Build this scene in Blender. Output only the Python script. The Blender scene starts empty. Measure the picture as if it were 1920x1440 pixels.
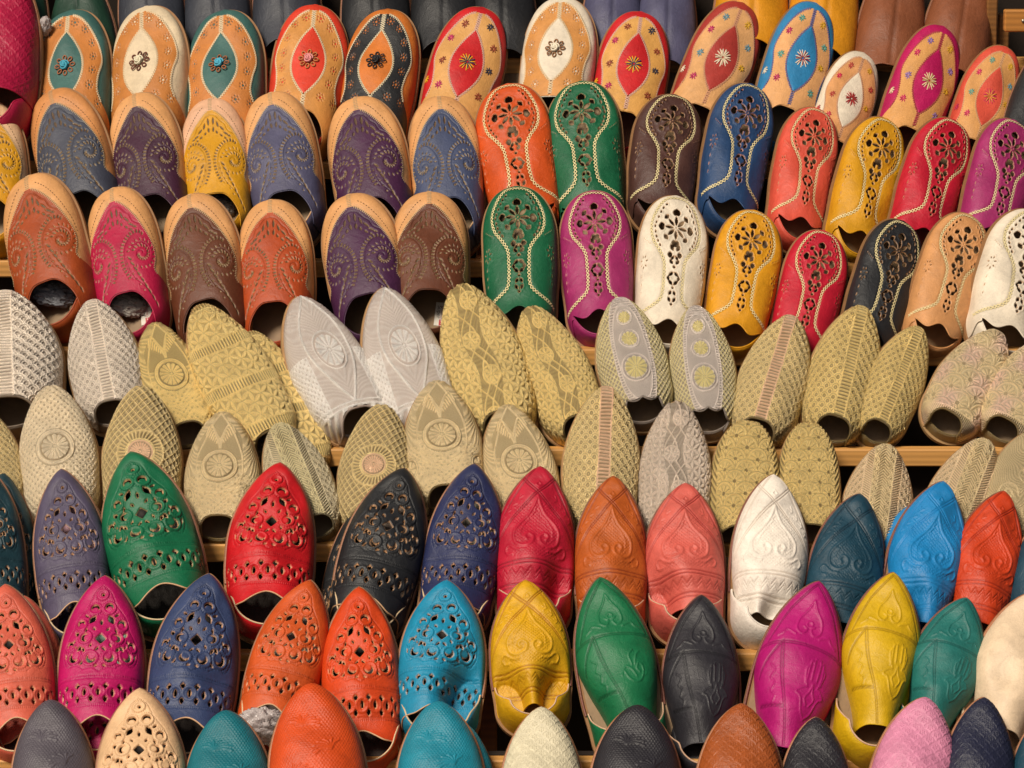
import bpy, math, random
import numpy as np
from mathutils import Matrix, Vector
PI = math.pi
S = bpy.context.scene
COL = S.collection
random.seed(7)

# ------------------------------------------------------------------ camera, world, sun, exposure
F = 7010.0                       # focal length in photo pixels (1920 wide)
PITCH = math.radians(12)
CAM = Vector((0, 0, 2.0))
R_ = Vector((1, 0, 0))
U_ = Vector((0, math.sin(PITCH), math.cos(PITCH)))
FW = Vector((0, math.cos(PITCH), -math.sin(PITCH)))
cam = bpy.data.objects.new('camera', bpy.data.cameras.new('camera'))
COL.objects.link(cam)
cam.data.sensor_width = 36
cam.data.lens = 36 * F / 1920
cam.data.clip_end = 200
cam.location = CAM
cam.rotation_euler = (PI / 2 - PITCH, 0, 0)
S.camera = cam

SUN_EL, SUN_AZ = math.radians(50), math.radians(-40)     # azimuth: from behind the camera, to its left
w = bpy.data.worlds.new('World'); S.world = w; w.use_nodes = True
nt = w.node_tree
sky = nt.nodes.new('ShaderNodeTexSky'); sky.sky_type = 'NISHITA'; sky.sun_disc = False
sky.sun_elevation = SUN_EL
sky.dust_density = 6.0; sky.air_density = 0.8; sky.ozone_density = 0.3
sundir = Vector((math.sin(SUN_AZ) * math.cos(SUN_EL), -math.cos(SUN_AZ) * math.cos(SUN_EL), math.sin(SUN_EL)))
sky.sun_rotation = math.atan2(sundir.x, sundir.y)
bg = nt.nodes['Background']; bg.inputs[1].default_value = 0.05
nt.links.new(sky.outputs[0], bg.inputs[0])
sun = bpy.data.objects.new('sun', bpy.data.lights.new('sun', 'SUN'))
COL.objects.link(sun)
sun.data.energy = 5.0; sun.data.angle = math.radians(16); sun.data.color = (1.0, 0.90, 0.755)
sun.rotation_euler = sundir.to_track_quat('Z', 'Y').to_euler()
S.view_settings.view_transform = 'Standard'; S.view_settings.look = 'None'
S.view_settings.gamma = 1; S.view_settings.exposure = -0.40

# ------------------------------------------------------------------ rows of the rack
#        slat top in photo px, depth from the camera (m)
ROW = {}
for k, y in enumerate([105, 300, 483, 648, 835, 1012, 1215, 1415, 1612]):
    ROW[k] = (y, 4.50 + 0.136 * (8 - k))
TAU = math.radians(28)           # soles lean back this far from the picture plane

def cam2w(X, V, D): return CAM + R_ * X + U_ * V + FW * D
def px2w(px, py, D): return cam2w((px - 960) / F * D, (720 - py) / F * D, D)

# ------------------------------------------------------------------ colours and materials
def lin(h, k=1.0):
    h = h.lstrip('#'); c = [int(h[i:i + 2], 16) / 255 for i in (0, 2, 4)]
    return tuple(min(1, k * (x / 12.92 if x <= .04045 else ((x + .055) / 1.055) ** 2.4)) for x in c) + (1,)

class NT:
    def __init__(s, name):
        s.m = bpy.data.materials.new(name); s.m.use_nodes = True
        s.t = s.m.node_tree; s.b = s.t.nodes['Principled BSDF']
    def n(s, typ, **kw):
        nd = s.t.nodes.new('ShaderNode' + typ)
        for k, v in kw.items():
            if k.startswith('i_'):
                k = k[2:]; k = int(k) if k.isdigit() else k.replace('_', ' ')
                nd.inputs[k].default_value = v
            else: setattr(nd, k, v)
        return nd
    def l(s, a, b): s.t.links.new(a, b)
    def mix(s, fac, a, b):
        m = s.n('Mix', data_type='RGBA')
        for i, v in ((0, fac), (6, a), (7, b)):
            if isinstance(v, (tuple, float, int)): m.inputs[i].default_value = v
            else: s.l(v, m.inputs[i])
        return m.outputs[2]
    def math(s, op, a, b=0.0, clamp=False):
        m = s.n('Math', operation=op, use_clamp=clamp)
        for i, v in ((0, a), (1, b)):
            if isinstance(v, (int, float)): m.inputs[i].default_value = v
            else: s.l(v, m.inputs[i])
        return m.outputs[0]
    def attr(s, name): return s.n('Attribute', attribute_name=name).outputs['Fac']

MATS = {}
def leather(col, raw='#b98a5c', line=None, rough=.50, grain=1.0):
    key = ('L', col, raw, line, rough, grain)
    if key in MATS: return MATS[key]
    q = NT('leather'); base = lin(col)
    tc = q.n('TexCoord'); oi = q.n('ObjectInfo')
    add = q.n('VectorMath', operation='ADD'); q.l(tc.outputs['Object'], add.inputs[0])
    sc = q.n('VectorMath', operation='SCALE'); sc.inputs[0].default_value = (13, 7, 5); q.l(oi.outputs['Random'], sc.inputs['Scale'])
    q.l(sc.outputs[0], add.inputs[1]); P = add.outputs[0]
    n1 = q.n('TexNoise', i_Scale=1.8, i_Detail=6.0, i_Roughness=.7, i_Distortion=.6); q.l(P, n1.inputs['Vector'])
    n2 = q.n('TexNoise', i_Scale=22.0, i_Detail=3.0, i_Roughness=.65); q.l(P, n2.inputs['Vector'])
    f = q.math('ADD', q.math('MULTIPLY', q.math('SUBTRACT', n1.outputs[0], .5), 1.5), q.math('MULTIPLY', q.math('SUBTRACT', n2.outputs[0], .5), .55))
    f = q.math('ADD', f, .5, True)
    dk = tuple(c * .66 for c in base[:3]) + (1,); lt = tuple(min(1, c * 1.20 + .004) for c in base[:3]) + (1,)
    c = q.mix(f, dk, lt)
    # darker tone in pressed lines, raw hide at cut edges
    c = q.mix(q.math('MULTIPLY', q.attr('line'), .75), c, lin(line) if line else tuple(x * .38 for x in base[:3]) + (1,))
    c = q.mix(q.attr('cut'), c, lin(raw))
    q.l(c, q.b.inputs['Base Color'])
    r = q.math('ADD', q.math('MULTIPLY', n2.outputs[0], .22), rough - .11); q.l(r, q.b.inputs['Roughness'])
    q.b.inputs['Specular IOR Level'].default_value = .42
    vo = q.n('TexVoronoi', i_Scale=46.0); q.l(P, vo.inputs['Vector'])
    n3 = q.n('TexNoise', i_Scale=5.0, i_Detail=5.0, i_Roughness=.55, i_Distortion=.8); q.l(P, n3.inputs['Vector'])
    hh = q.math('ADD', q.math('MULTIPLY', vo.outputs[0], .10 * grain), q.math('MULTIPLY', n3.outputs[0], .5))
    bp = q.n('Bump', i_Strength=.65, i_Distance=.0030); q.l(hh, bp.inputs['Height']); q.l(bp.outputs[0], q.b.inputs['Normal'])
    MATS[key] = q.m; return q.m

def gold(thread, ground, accent=None):
    key = ('G', thread, ground, accent)
    if key in MATS: return MATS[key]
    q = NT('metallic_embroidery')
    tc = q.n('TexCoord'); P = tc.outputs['Object']
    n1 = q.n('TexNoise', i_Scale=34.0, i_Detail=4.0, i_Roughness=.75); q.l(P, n1.inputs['Vector'])
    n2 = q.n('TexNoise', i_Scale=2.2, i_Detail=2.0); q.l(P, n2.inputs['Vector'])
    mp = q.n('Mapping'); mp.inputs['Scale'].default_value = (70, 22, 22); mp.inputs['Rotation'].default_value = (0, 0, .6); q.l(P, mp.inputs[0])
    n3 = q.n('TexNoise', i_Scale=1.0, i_Detail=3.0, i_Roughness=.7); q.l(mp.outputs[0], n3.inputs['Vector'])
    ht = q.attr('line')
    th = lin(thread); th2 = tuple(c * .70 for c in th[:3]) + (1,)
    f = q.math('ADD', q.math('MULTIPLY', q.math('SUBTRACT', n1.outputs[0], .5), 2.4), q.math('ADD', q.math('MULTIPLY', q.math('SUBTRACT', n2.outputs[0], .5), 1.0), .55), True)
    c = q.mix(f, th2, th)
    if accent: c = q.mix(q.attr('zone'), c, lin(accent))
    c = q.mix(ht, lin(ground), c)
    c = q.mix(q.attr('cut'), c, lin('#6b5138'))
    q.l(c, q.b.inputs['Base Color'])
    q.l(q.math('MULTIPLY', ht, .78), q.b.inputs['Metallic']); q.b.inputs['Specular IOR Level'].default_value = 1.0
    q.l(q.math('ADD', q.math('MULTIPLY', n1.outputs[0], .30), .22), q.b.inputs['Roughness'])
    hh = q.math('ADD', n3.outputs[0], q.math('MULTIPLY', n1.outputs[0], .8))
    bp = q.n('Bump', i_Strength=1.0, i_Distance=.0018); q.l(hh, bp.inputs['Height']); q.l(bp.outputs[0], q.b.inputs['Normal'])
    MATS[key] = q.m; return q.m

def plain(col, rough=.6, metal=0.0, spec=.4, bump=.4, scale=30.0):
    key = ('P', col, rough, metal, bump, scale)
    if key in MATS: return MATS[key]
    q = NT('plain'); base = lin(col); tc = q.n('TexCoord')
    n1 = q.n('TexNoise', i_Scale=scale * .12, i_Detail=6.0, i_Roughness=.65); q.l(tc.outputs['Object'], n1.inputs['Vector'])
    n2 = q.n('TexNoise', i_Scale=scale, i_Detail=4.0); q.l(tc.outputs['Object'], n2.inputs['Vector'])
    q.l(q.mix(n1.outputs[0], tuple(c * .65 for c in base[:3]) + (1,), tuple(min(1, c * 1.3) for c in base[:3]) + (1,)), q.b.inputs['Base Color'])
    q.b.inputs['Roughness'].default_value = rough; q.b.inputs['Metallic'].default_value = metal
    q.b.inputs['Specular IOR Level'].default_value = spec
    bp = q.n('Bump', i_Strength=bump, i_Distance=.001); q.l(n2.outputs[0], bp.inputs['Height']); q.l(bp.outputs[0], q.b.inputs['Normal'])
    MATS[key] = q.m; return q.m

def wood(col='#b3702c'):
    key = ('W', col)
    if key in MATS: return MATS[key]
    q = NT('pine_wood'); tc = q.n('TexCoord'); oi = q.n('ObjectInfo')
    mp = q.n('Mapping'); mp.inputs['Scale'].default_value = (1.6, 30, 30); q.l(tc.outputs['Object'], mp.inputs[0])
    sc = q.n('VectorMath', operation='SCALE'); sc.inputs[0].default_value = (9, 3, 17); q.l(oi.outputs['Random'], sc.inputs['Scale']); q.l(sc.outputs[0], mp.inputs['Location'])
    n1 = q.n('TexNoise', i_Scale=1.2, i_Detail=5.0, i_Distortion=1.2); q.l(mp.outputs[0], n1.inputs['Vector'])
    wv = q.n('TexWave', wave_type='RINGS', rings_direction='X', i_Scale=1.3, i_Distortion=3.0, i_Detail=3.0); q.l(mp.outputs[0], wv.inputs['Vector'])
    f = q.math('ADD', q.math('MULTIPLY', n1.outputs[0], .7), q.math('MULTIPLY', wv.outputs['Fac'], .35), True)
    b = lin(col)
    q.l(q.mix(f, tuple(c * .55 for c in b[:3]) + (1,), tuple(min(1, c * 1.25) for c in b[:3]) + (1,)), q.b.inputs['Base Color'])
    q.b.inputs['Roughness'].default_value = .5
    bp = q.n('Bump', i_Strength=.3, i_Distance=.001); q.l(f, bp.inputs['Height']); q.l(bp.outputs[0], q.b.inputs['Normal'])
    MATS[key] = q.m; return q.m

# ------------------------------------------------------------------ mesh helpers
def mk_mesh(name, V, Fc, attrs=None, smooth=True):
    me = bpy.data.meshes.new(name)
    V = np.asarray(V, dtype=np.float32)
    if isinstance(Fc, np.ndarray):
        n, k = Fc.shape
        me.vertices.add(len(V)); me.vertices.foreach_set('co', V.ravel())
        me.loops.add(n * k); me.loops.foreach_set('vertex_index', Fc.astype(np.int32).ravel())
        me.polygons.add(n); me.polygons.foreach_set('loop_start', np.arange(0, n * k, k, dtype=np.int32))
        me.update(calc_edges=True)
    else:
        me.from_pydata([tuple(v) for v in V], [], Fc)
    if attrs:
        for k, a in attrs.items():
            at = me.attributes.new(k, 'FLOAT', 'POINT'); at.data.foreach_set('value', np.asarray(a, dtype=np.float32).ravel())
    me.polygons.foreach_set('use_smooth', np.full(len(me.polygons), smooth))
    me.update(); me.materials.append(None)
    return me

def grid_faces(nr, nc, keep=None):
    i, j = np.meshgrid(np.arange(nr - 1), np.arange(nc - 1), indexing='ij')
    a = i * nc + j
    f = np.stack([a, a + nc, a + nc + 1, a + 1], -1).reshape(-1, 4)
    if keep is not None:
        f = f[keep[f].sum(1) >= 2]
    return f

def tube(pts, r, nseg=6, closed=False):
    pts = np.asarray(pts, float); n = len(pts)
    tan = np.gradient(pts, axis=0) if not closed else np.roll(pts, -1, 0) - np.roll(pts, 1, 0)
    tan /= np.linalg.norm(tan, axis=1)[:, None] + 1e-9
    up = np.array([0, 0, 1.0]); a = np.cross(tan, up); la = np.linalg.norm(a, axis=1)[:, None]
    a = np.where(la < 1e-3, np.array([1.0, 0, 0]), a / (la + 1e-9)); b = np.cross(tan, a)
    th = np.linspace(0, 2 * PI, nseg, endpoint=False)
    rr = np.broadcast_to(np.asarray(r, float), (n,))
    V = pts[:, None] + rr[:, None, None] * (np.cos(th)[None, :, None] * a[:, None] + np.sin(th)[None, :, None] * b[:, None])
    Fc = []
    m = n if closed else n - 1
    for i in range(m):
        for k in range(nseg):
            k2 = (k + 1) % nseg; i2 = (i + 1) % n
            Fc.append((i * nseg + k, i * nseg + k2, i2 * nseg + k2, i2 * nseg + k))
    return V.reshape(-1, 3), Fc

class MB:
    def __init__(s): s.V = []; s.F = []; s.n = 0
    def add(s, V, Fc):
        s.V.append(np.asarray(V, float)); s.F += [tuple(int(i) + s.n for i in f) for f in Fc]; s.n += len(V)
    def box(s, c, sz, rot=None):
        c = np.array(c, float); h = np.array(sz, float) / 2
        v = np.array([[x, y, z] for x in (-1, 1) for y in (-1, 1) for z in (-1, 1)]) * h
        if rot is not None: v = v @ np.array(rot).T
        s.add(v + c, [(0, 1, 3, 2), (4, 6, 7, 5), (0, 4, 5, 1), (2, 3, 7, 6), (0, 2, 6, 4), (1, 5, 7, 3)])
    def mesh(s, name, smooth=True): return mk_mesh(name, np.concatenate(s.V), s.F, None, smooth)

sst = lambda x, a, b: (lambda u: u * u * (3 - 2 * u))(np.clip((x - a) / (b - a), 0, 1))

# ------------------------------------------------------------------ slipper shape (unit = half the sole width)
class Shape:
    def __init__(s, toe, L, tend, h0, h1, skew=0.0, dents=(), seed=0, tn=.5, T=2.4, pw=.5):
        s.toe, s.L, s.tendf, s.h0, s.h1, s.skew, s.dents, s.tn, s.T, s.pw = toe, L, tend, h0, h1, skew, dents, tn, T, pw
        s.ce = .64 if toe == 'r' else .76; s.droop = 0.0
        rs = np.random.RandomState(seed * 13 + 5); s.lump = [(rs.uniform(1.5, 4), rs.uniform(1.5, 4.5), rs.uniform(0, 6.3), rs.uniform(0, 6.3), rs.uniform(.010, .026) * (1.4 if toe == 'p' else 1)) for _ in range(6)]
    def w(s, t):
        t = np.clip(np.asarray(t, float), 1e-4, s.L - 1e-4)
        a = (1 - (1 - np.clip(t / s.T, 0, 1)) ** 2.2) ** s.pw
        waist = 1 - .08 * sst(t, s.L - 2.0, s.L - .9)
        hr = .92; q = np.clip((t - (s.L - hr)) / hr, 0, 1)
        return a * waist * np.sqrt(np.maximum(1 - q * q, 1e-6))
    def h(s, t):
        t = np.asarray(t, float)
        u = 1 - np.clip(t / s.tn, 0, 1)
        return (s.h0 + (s.h1 - s.h0) * sst(t, .1, 3.3) + .35 * sst(t, 3.3, 4.5)) * np.sqrt(np.maximum(1 - u * u, 1e-5))
    def bend(s, t): return s.skew * .22 * (1 - np.clip(np.asarray(t, float) / 2.6, 0, 1)) ** 2
    def tend(s, q): return s.tendf(np.abs(q))
    def P(s, q, t):
        q, t = np.broadcast_arrays(np.asarray(q, float), np.asarray(t, float))
        ph = np.clip(q, -1, 1) * PI / 2; W = s.w(t); H = s.h(t)
        x = W * np.sin(ph); z = H * np.clip(np.cos(ph), 0, 1) ** s.ce
        m = np.clip(np.cos(ph), 0, 1) ** .5
        for a, b, c, d, e in s.lump: z = z + e * m * np.sin(a * q * 2 + c) * np.sin(b * t + d) * sst(t, .1, .8)
        if s.droop: z = z * (1 - s.droop * sst(t, 3.0, 4.2))
        for q0, t0, rq, rt, dep in s.dents:
            if q0 == 9:
                k = sst(t, 2.0, 4.1); x = x * (1 - t0 * k) + rq * k; z = z * (1 + .15 * t0 * k); continue
            g = dep * np.exp(-((q - q0) / rq) ** 2 - ((t - t0) / rt) ** 2)
            z = z - g * m; x = x - np.sign(q0) * g * .22 * m
        z = np.maximum(z, .13 * m)
        return np.stack([x + s.bend(t), s.L - t, z], -1)
    def N(s, q, t):
        e = .012; t = np.maximum(t, .02)
        a = s.P(q + e, t) - s.P(q - e, t); b = s.P(q, t - e) - s.P(q, t + e)
        n = np.cross(a, b); return n / (np.linalg.norm(n, axis=-1, keepdims=True) + 1e-9)
    def q_of(s, X, t): return np.clip(X / (s.w(t) * PI / 2 + 1e-6), -1, 1)
    def on(s, X, t, off=0.0):
        q = s.q_of(X, t); return s.P(q, t) + s.N(q, t) * off
    def outline(s, t0=0.0, n=40, grow=0.0, inset_c=1.0):
        tt = s.L * (1 - np.cos(np.linspace(0, PI, n))) / 2; tt = tt[tt >= t0]
        W = s.w(tt); right = np.stack([W + s.bend(tt), s.L - tt], -1); left = np.stack([-W + s.bend(tt), s.L - tt], -1)
        P = np.concatenate([right, left[::-1][1:-1] if t0 == 0 else left[::-1][1:]])
        if grow:
            d = np.roll(P, -1, 0) - np.roll(P, 1, 0); nrm = np.stack([d[:, 1], -d[:, 0]], -1); nrm /= np.linalg.norm(nrm, axis=1)[:, None] + 1e-9
            c = P.mean(0); sg = np.sign(((P - c) * nrm).sum(1))[:, None]; P = P + nrm * sg * grow
        return P

# ------------------------------------------------------------------ pattern primitives on arrays X (across), T (from the toe)
def petal(X, T, cx, cy, a, b, ang=0.0):
    c, s_ = math.cos(ang), math.sin(ang); x = (X - cx) * c - (T - cy) * s_; y = (X - cx) * s_ + (T - cy) * c
    return a * (1 - (y / b) ** 2) - np.abs(x)
def disk(X, T, cx, cy, r): return r - np.hypot(X - cx, T - cy)
def rect(X, T, cx, cy, a, b, ang=0.0):
    c, s_ = math.cos(ang), math.sin(ang); x = (X - cx) * c - (T - cy) * s_; y = (X - cx) * s_ + (T - cy) * c
    return np.minimum(a - np.abs(x), b - np.abs(y))
def poly(X, T, pts):
    d = np.full(X.shape, 9.0)
    for (x0, y0), (x1, y1) in zip(pts[:-1], pts[1:]):
        dx, dy = x1 - x0, y1 - y0; L2 = dx * dx + dy * dy + 1e-12
        u = np.clip(((X - x0) * dx + (T - y0) * dy) / L2, 0, 1)
        d = np.minimum(d, np.hypot(X - x0 - u * dx, T - y0 - u * dy))
    return d
def cr(pts, n=6):      # Catmull-Rom
    p = [np.array(q, float) for q in pts]; p = [2 * p[0] - p[1]] + p + [2 * p[-1] - p[-2]]; out = []
    for i in range(1, len(p) - 2):
        for k in range(n):
            u = k / n; a, b, c, d = p[i - 1], p[i], p[i + 1], p[i + 2]
            out.append(.5 * (2 * b + (c - a) * u + (2 * a - 5 * b + 4 * c - d) * u * u + (3 * b - a - 3 * c + d) * u ** 3))
    out.append(p[-2]); return [tuple(o) for o in out]
def spiral(cx, cy, r0, turns, a0, sg=1, n=26, r1=.03):
    return [(cx + (r0 + (r1 - r0) * k / n) * math.cos(a0 + sg * 2 * PI * turns * k / n), cy + (r0 + (r1 - r0) * k / n) * math.sin(a0 + sg * 2 * PI * turns * k / n)) for k in range(n + 1)]
g = lambda d, w_: np.exp(-(d / w_) ** 2)
hard = lambda d, e=.012: np.clip(d / e * .5 + .5, 0, 1)
def mx(*a):
    o = a[0]
    for b in a[1:]: o = np.maximum(o, b)
    return o

def pat_paisley(X, T):
    A = np.abs(X); c = []; ln = []
    for (x, t, b, an) in [(.075, .86, .13, .05), (.2, .98, .11, -.25), (.07, 1.12, .09, .1), (.33, 1.12, .12, -.7), (.17, 1.22, .06, -.3), (.44, 1.28, .11, -1.0), (.30, 1.33, .07, -.7), (.55, 1.36, .07, -1.2), (.42, 1.42, .05, -1)]:
        c.append(petal(A, T, x, t, .029, b * .92, -an))
    arc = cr([(.80, 1.62), (.62, 1.50), (.42, 1.52), (.25, 1.66), (.13, 1.86), (.085, 2.1), (.09, 2.35), (.14, 2.55), (.24, 2.78)], 10)
    d = 0; last = arc[0]
    for a_, b_ in zip(arc[:-1], arc[1:]):
        d += math.hypot(b_[0] - a_[0], b_[1] - a_[1])
        if d > .085:
            d = 0; an = math.atan2(b_[0] - a_[0], b_[1] - a_[1]); c.append(rect(A, T, a_[0], a_[1], .042, .023, an))
    arc2 = [(x + .085, t + .03) for x, t in arc[8:]]
    sp = spiral(.66, 2.14, .36, 1.35, -2.4, 1)
    tail = cr([(.20, 2.2), (.24, 2.5), (.4, 2.8), (.7, 3.1), (.95, 3.5)], 8)
    ln += [poly(A, T, sp), poly(A, T, arc2), poly(A, T, tail), poly(A, T, cr([(0, .66), (.15, .72), (.3, .9), (.42, 1.0), (.5, 1.18), (.7, 1.3)], 6))]
    for k in range(15):
        a = -2.7 + k * .40; r = .27 - k * .011; c.append(petal(A, T, .66 + r * math.cos(a), 2.14 + r * math.sin(a), .022, .06, -a + .4 + PI / 2))
    for k in range(16):
        a = -2.9 + k * .33; c.append(petal(A, T, .66 + .40 * math.cos(a), 2.14 + .40 * math.sin(a), .017, .045, -a + .5 + PI / 2))
    for k in range(9):
        u = k / 8; x = .30 + .62 * u ** 1.15; t = 2.25 + 1.2 * u; c.append(petal(A, T, x, t, .028, .085, .75 - .5 * u))
        if k < 6: c.append(disk(A, T, x - .09, t + .12, .02))
    cut = hard(mx(*c)); L = mx(*[g(d_, .017) for d_ in ln])
    puff = .008 * g(np.hypot((A - .62) / .45, (T - 2.15) / .5), 1)
    return dict(h=puff - .016 * L - .03 * cut, cut=cut, line=L * .5)

BPATH = [(0, .12), (.28, .17), (.52, .38), (.74, .75), (.80, 1.05), (.70, 1.38), (.46, 1.68), (.31, 1.95), (.28, 2.3), (.28, 2.75), (.34, 3.02), (.58, 3.2), (.9, 3.32), (1.25, 3.42)]
def pat_stitched(X, T):
    A = np.abs(X); c = []; C = 1.02
    for k in range(8):
        a = k * PI / 4; r = .20; c.append(petal(X, T, r * math.sin(a), C + r * math.cos(a), .052, .145, a))
        a2 = a + 0; R = .43
        c.append(np.minimum(petal(X, T, R * math.sin(a2), C + R * math.cos(a2), .12, .12, a2), np.hypot(X, T - C) - .35 + 0 * X) if k % 2 == 0 else petal(X, T, (R-.02) * math.sin(a2), C + (R-.02) * math.cos(a2), .065, .10, a2 + PI / 2))
    c.append(disk(X, T, 0, C, .02))
    for (x, t, a, b, an) in [(.09, 1.58, .04, .09, -.45), (.14, 1.78, .05, .08, 0), (.06, 1.86, .03, .08, .6), (.09, 1.98, .035, .07, -.7), (.075, 2.32, .033, .085, .75), (.15, 2.44, .03, .055, 0), (.075, 2.56, .033, .085, -.75), (.06, 2.84, .03, .07, .5), (.07, 3.02, .03, .07, -.55)]:
        c.append(petal(A, T, x, t, a * 1.5, b * 1.2, an))
    for t, r in ((1.36 + .1, .06), (2.12, .06), (2.70, .05), (3.14, .05)): c.append(r - (A + np.abs(T - t)))
    inner = [(x * .82, t + .13 if t < 1 else t - .03) for x, t in BPATH[1:7]]
    pp = cr(inner, 8); acc = 0
    for a_, b_ in zip(pp[:-1], pp[1:]):
        acc += math.hypot(b_[0] - a_[0], b_[1] - a_[1])
        if acc > .125: acc = 0; c.append(petal(A, T, a_[0], a_[1], .034, .055, math.atan2(b_[0] - a_[0], b_[1] - a_[1])))
    for k in range(7):
        a = k * 2 * PI / 7; c.append(petal(A, T, 1.02 + .13 * math.sin(a), 2.0 + .16 * math.cos(a), .022, .055, a))
    for t in (2.4, 2.62, 2.84): c.append(petal(A, T, 1.06, t, .02, .05, .2))
    for k in range(5): c.append(disk(A, T, .80 + .07 * k, 1.5 - .04 * k, .016))
    cut = hard(mx(*c)); d = poly(A, T, cr(BPATH, 6))
    seam = g(d, .05)
    ridge = .018 * g(mx(*[(-(np.abs(x_) - 0.0)) * 0 for x_ in (X,)]) + np.maximum(-mx(*c), 0), .05)
    return dict(h=-.03 * seam + ridge - .035 * cut, cut=cut, line=seam * .35)

def pat_tear_mid(X, T, ring=True):
    A = np.abs(X); c = []
    pos = [(.20, .52), (.50, .72), (.70, 1.1), (.76, 1.5), (.76, 1.9), (.66, 2.3), (.46, 2.68), (1.02, 2.3), (.9, 2.75)]
    if ring:
        for x, t in pos:
            c.append(disk(A, T, x, t, .036))
            for k in range(7): a = k * .9; c.append(disk(A, T, x + .092 * math.cos(a), t + .092 * math.sin(a), .021))
        cut = hard(mx(*c))
    else: cut = X * 0
    seam = g(X, .03) * (T < .9) + g(X, .03) * (T > 2.6)
    return dict(h=-.03 * cut - .02 * seam, cut=cut, line=seam * .4)

def scales(X, T, c, inner=True, fan=0):
    best = np.full(X.shape, -1.0); zone = X * 0
    H = np.zeros(X.shape)
    j0 = np.floor(T / (c / 2))
    done = np.zeros(X.shape, bool)
    for dj in (1, 0, -1):
        j = j0 + dj; cy = j * c / 2 + c * .52; off = (np.mod(j, 2)) * c / 2
        cx = np.round((X - off) / c) * c + off; r = np.hypot(X - cx, T - cy)
        # the lowest disc that covers the point lies on top
        pass
    for dj in (1, 0, -1, -2):
        j = j0 + dj; cy = j * c / 2 + c * .52; off = (np.mod(j, 2)) * c / 2
        cx = np.round((X - off) / c) * c + off; r = np.hypot(X - cx, T - cy)
        ins = (r < c * .52) & ~done
        v = g(r - c * .44, max(c * .06, .016))
        if fan:
            an = np.arctan2(X - cx, cy - T); v = mx(v, g(r - c * .36, c * .03) * .6, (np.abs(np.cos(an * fan / 2)) ** .6) * (r < c * .34) * (r > c * .08) * .95)
        elif inner: v = mx(v, g(r - c * .25, max(.016, c * .055)) * .9, g(r, c * .08) * .6)
        H = np.where(ins, v, H); done |= ins
    return H

def lattice(X, T, c, ang=PI / 4):
    a = X * math.cos(ang) + T * math.sin(ang); b = -X * math.sin(ang) + T * math.cos(ang)
    f = lambda v: np.abs(np.mod(v / c, 1) - .5) * 2
    return np.maximum(g(1 - f(a), .16), g(1 - f(b), .16))
def stars(X, T, c):
    o = X * 0; sp = 2 * c / math.sqrt(3)
    for k in range(3):
        a = k * PI / 3; v = X * math.cos(a) + T * math.sin(a); u = -X * math.sin(a) + T * math.cos(a); row = np.round(v / c)
        d = np.abs(v - row * c); ph = np.abs(np.sin(PI * (u - row * sp / 2) / sp)); o = np.maximum(o, np.clip((.20 * c * ph - d) / (.06 * c), 0, 1) * (.70 + .3 * np.clip(d / (.07 * c), 0, 1)))
    return np.clip(.30 + .75 * o, 0, 1)
def medallion(X, T, cx, cy, r, n=16, rings=2):
    d = np.hypot(X - cx, T - cy); an = np.arctan2(X - cx, T - cy)
    pet = (np.abs(np.cos(an * n / 2)) ** .7) * (d < r * .82) * (d > r * .14)
    out = mx(pet * .95, g(d - r, .028), g(d, r * .10))
    if rings > 1: out = mx(out, g(d - r * 1.13, .028))
    return out, d
def leaf_field(X, T, f=9.0, k=0.0):
    f = f * 2.3
    v = np.sin(f * (T * 1.0 + .9 * np.abs(X) + .16 * np.sin(5.0 * X + k) + .09 * np.sin(7 * T + 4 * X))) 
    return .34 + np.clip(v * .7 + .5, 0, 1) * .36

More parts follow.
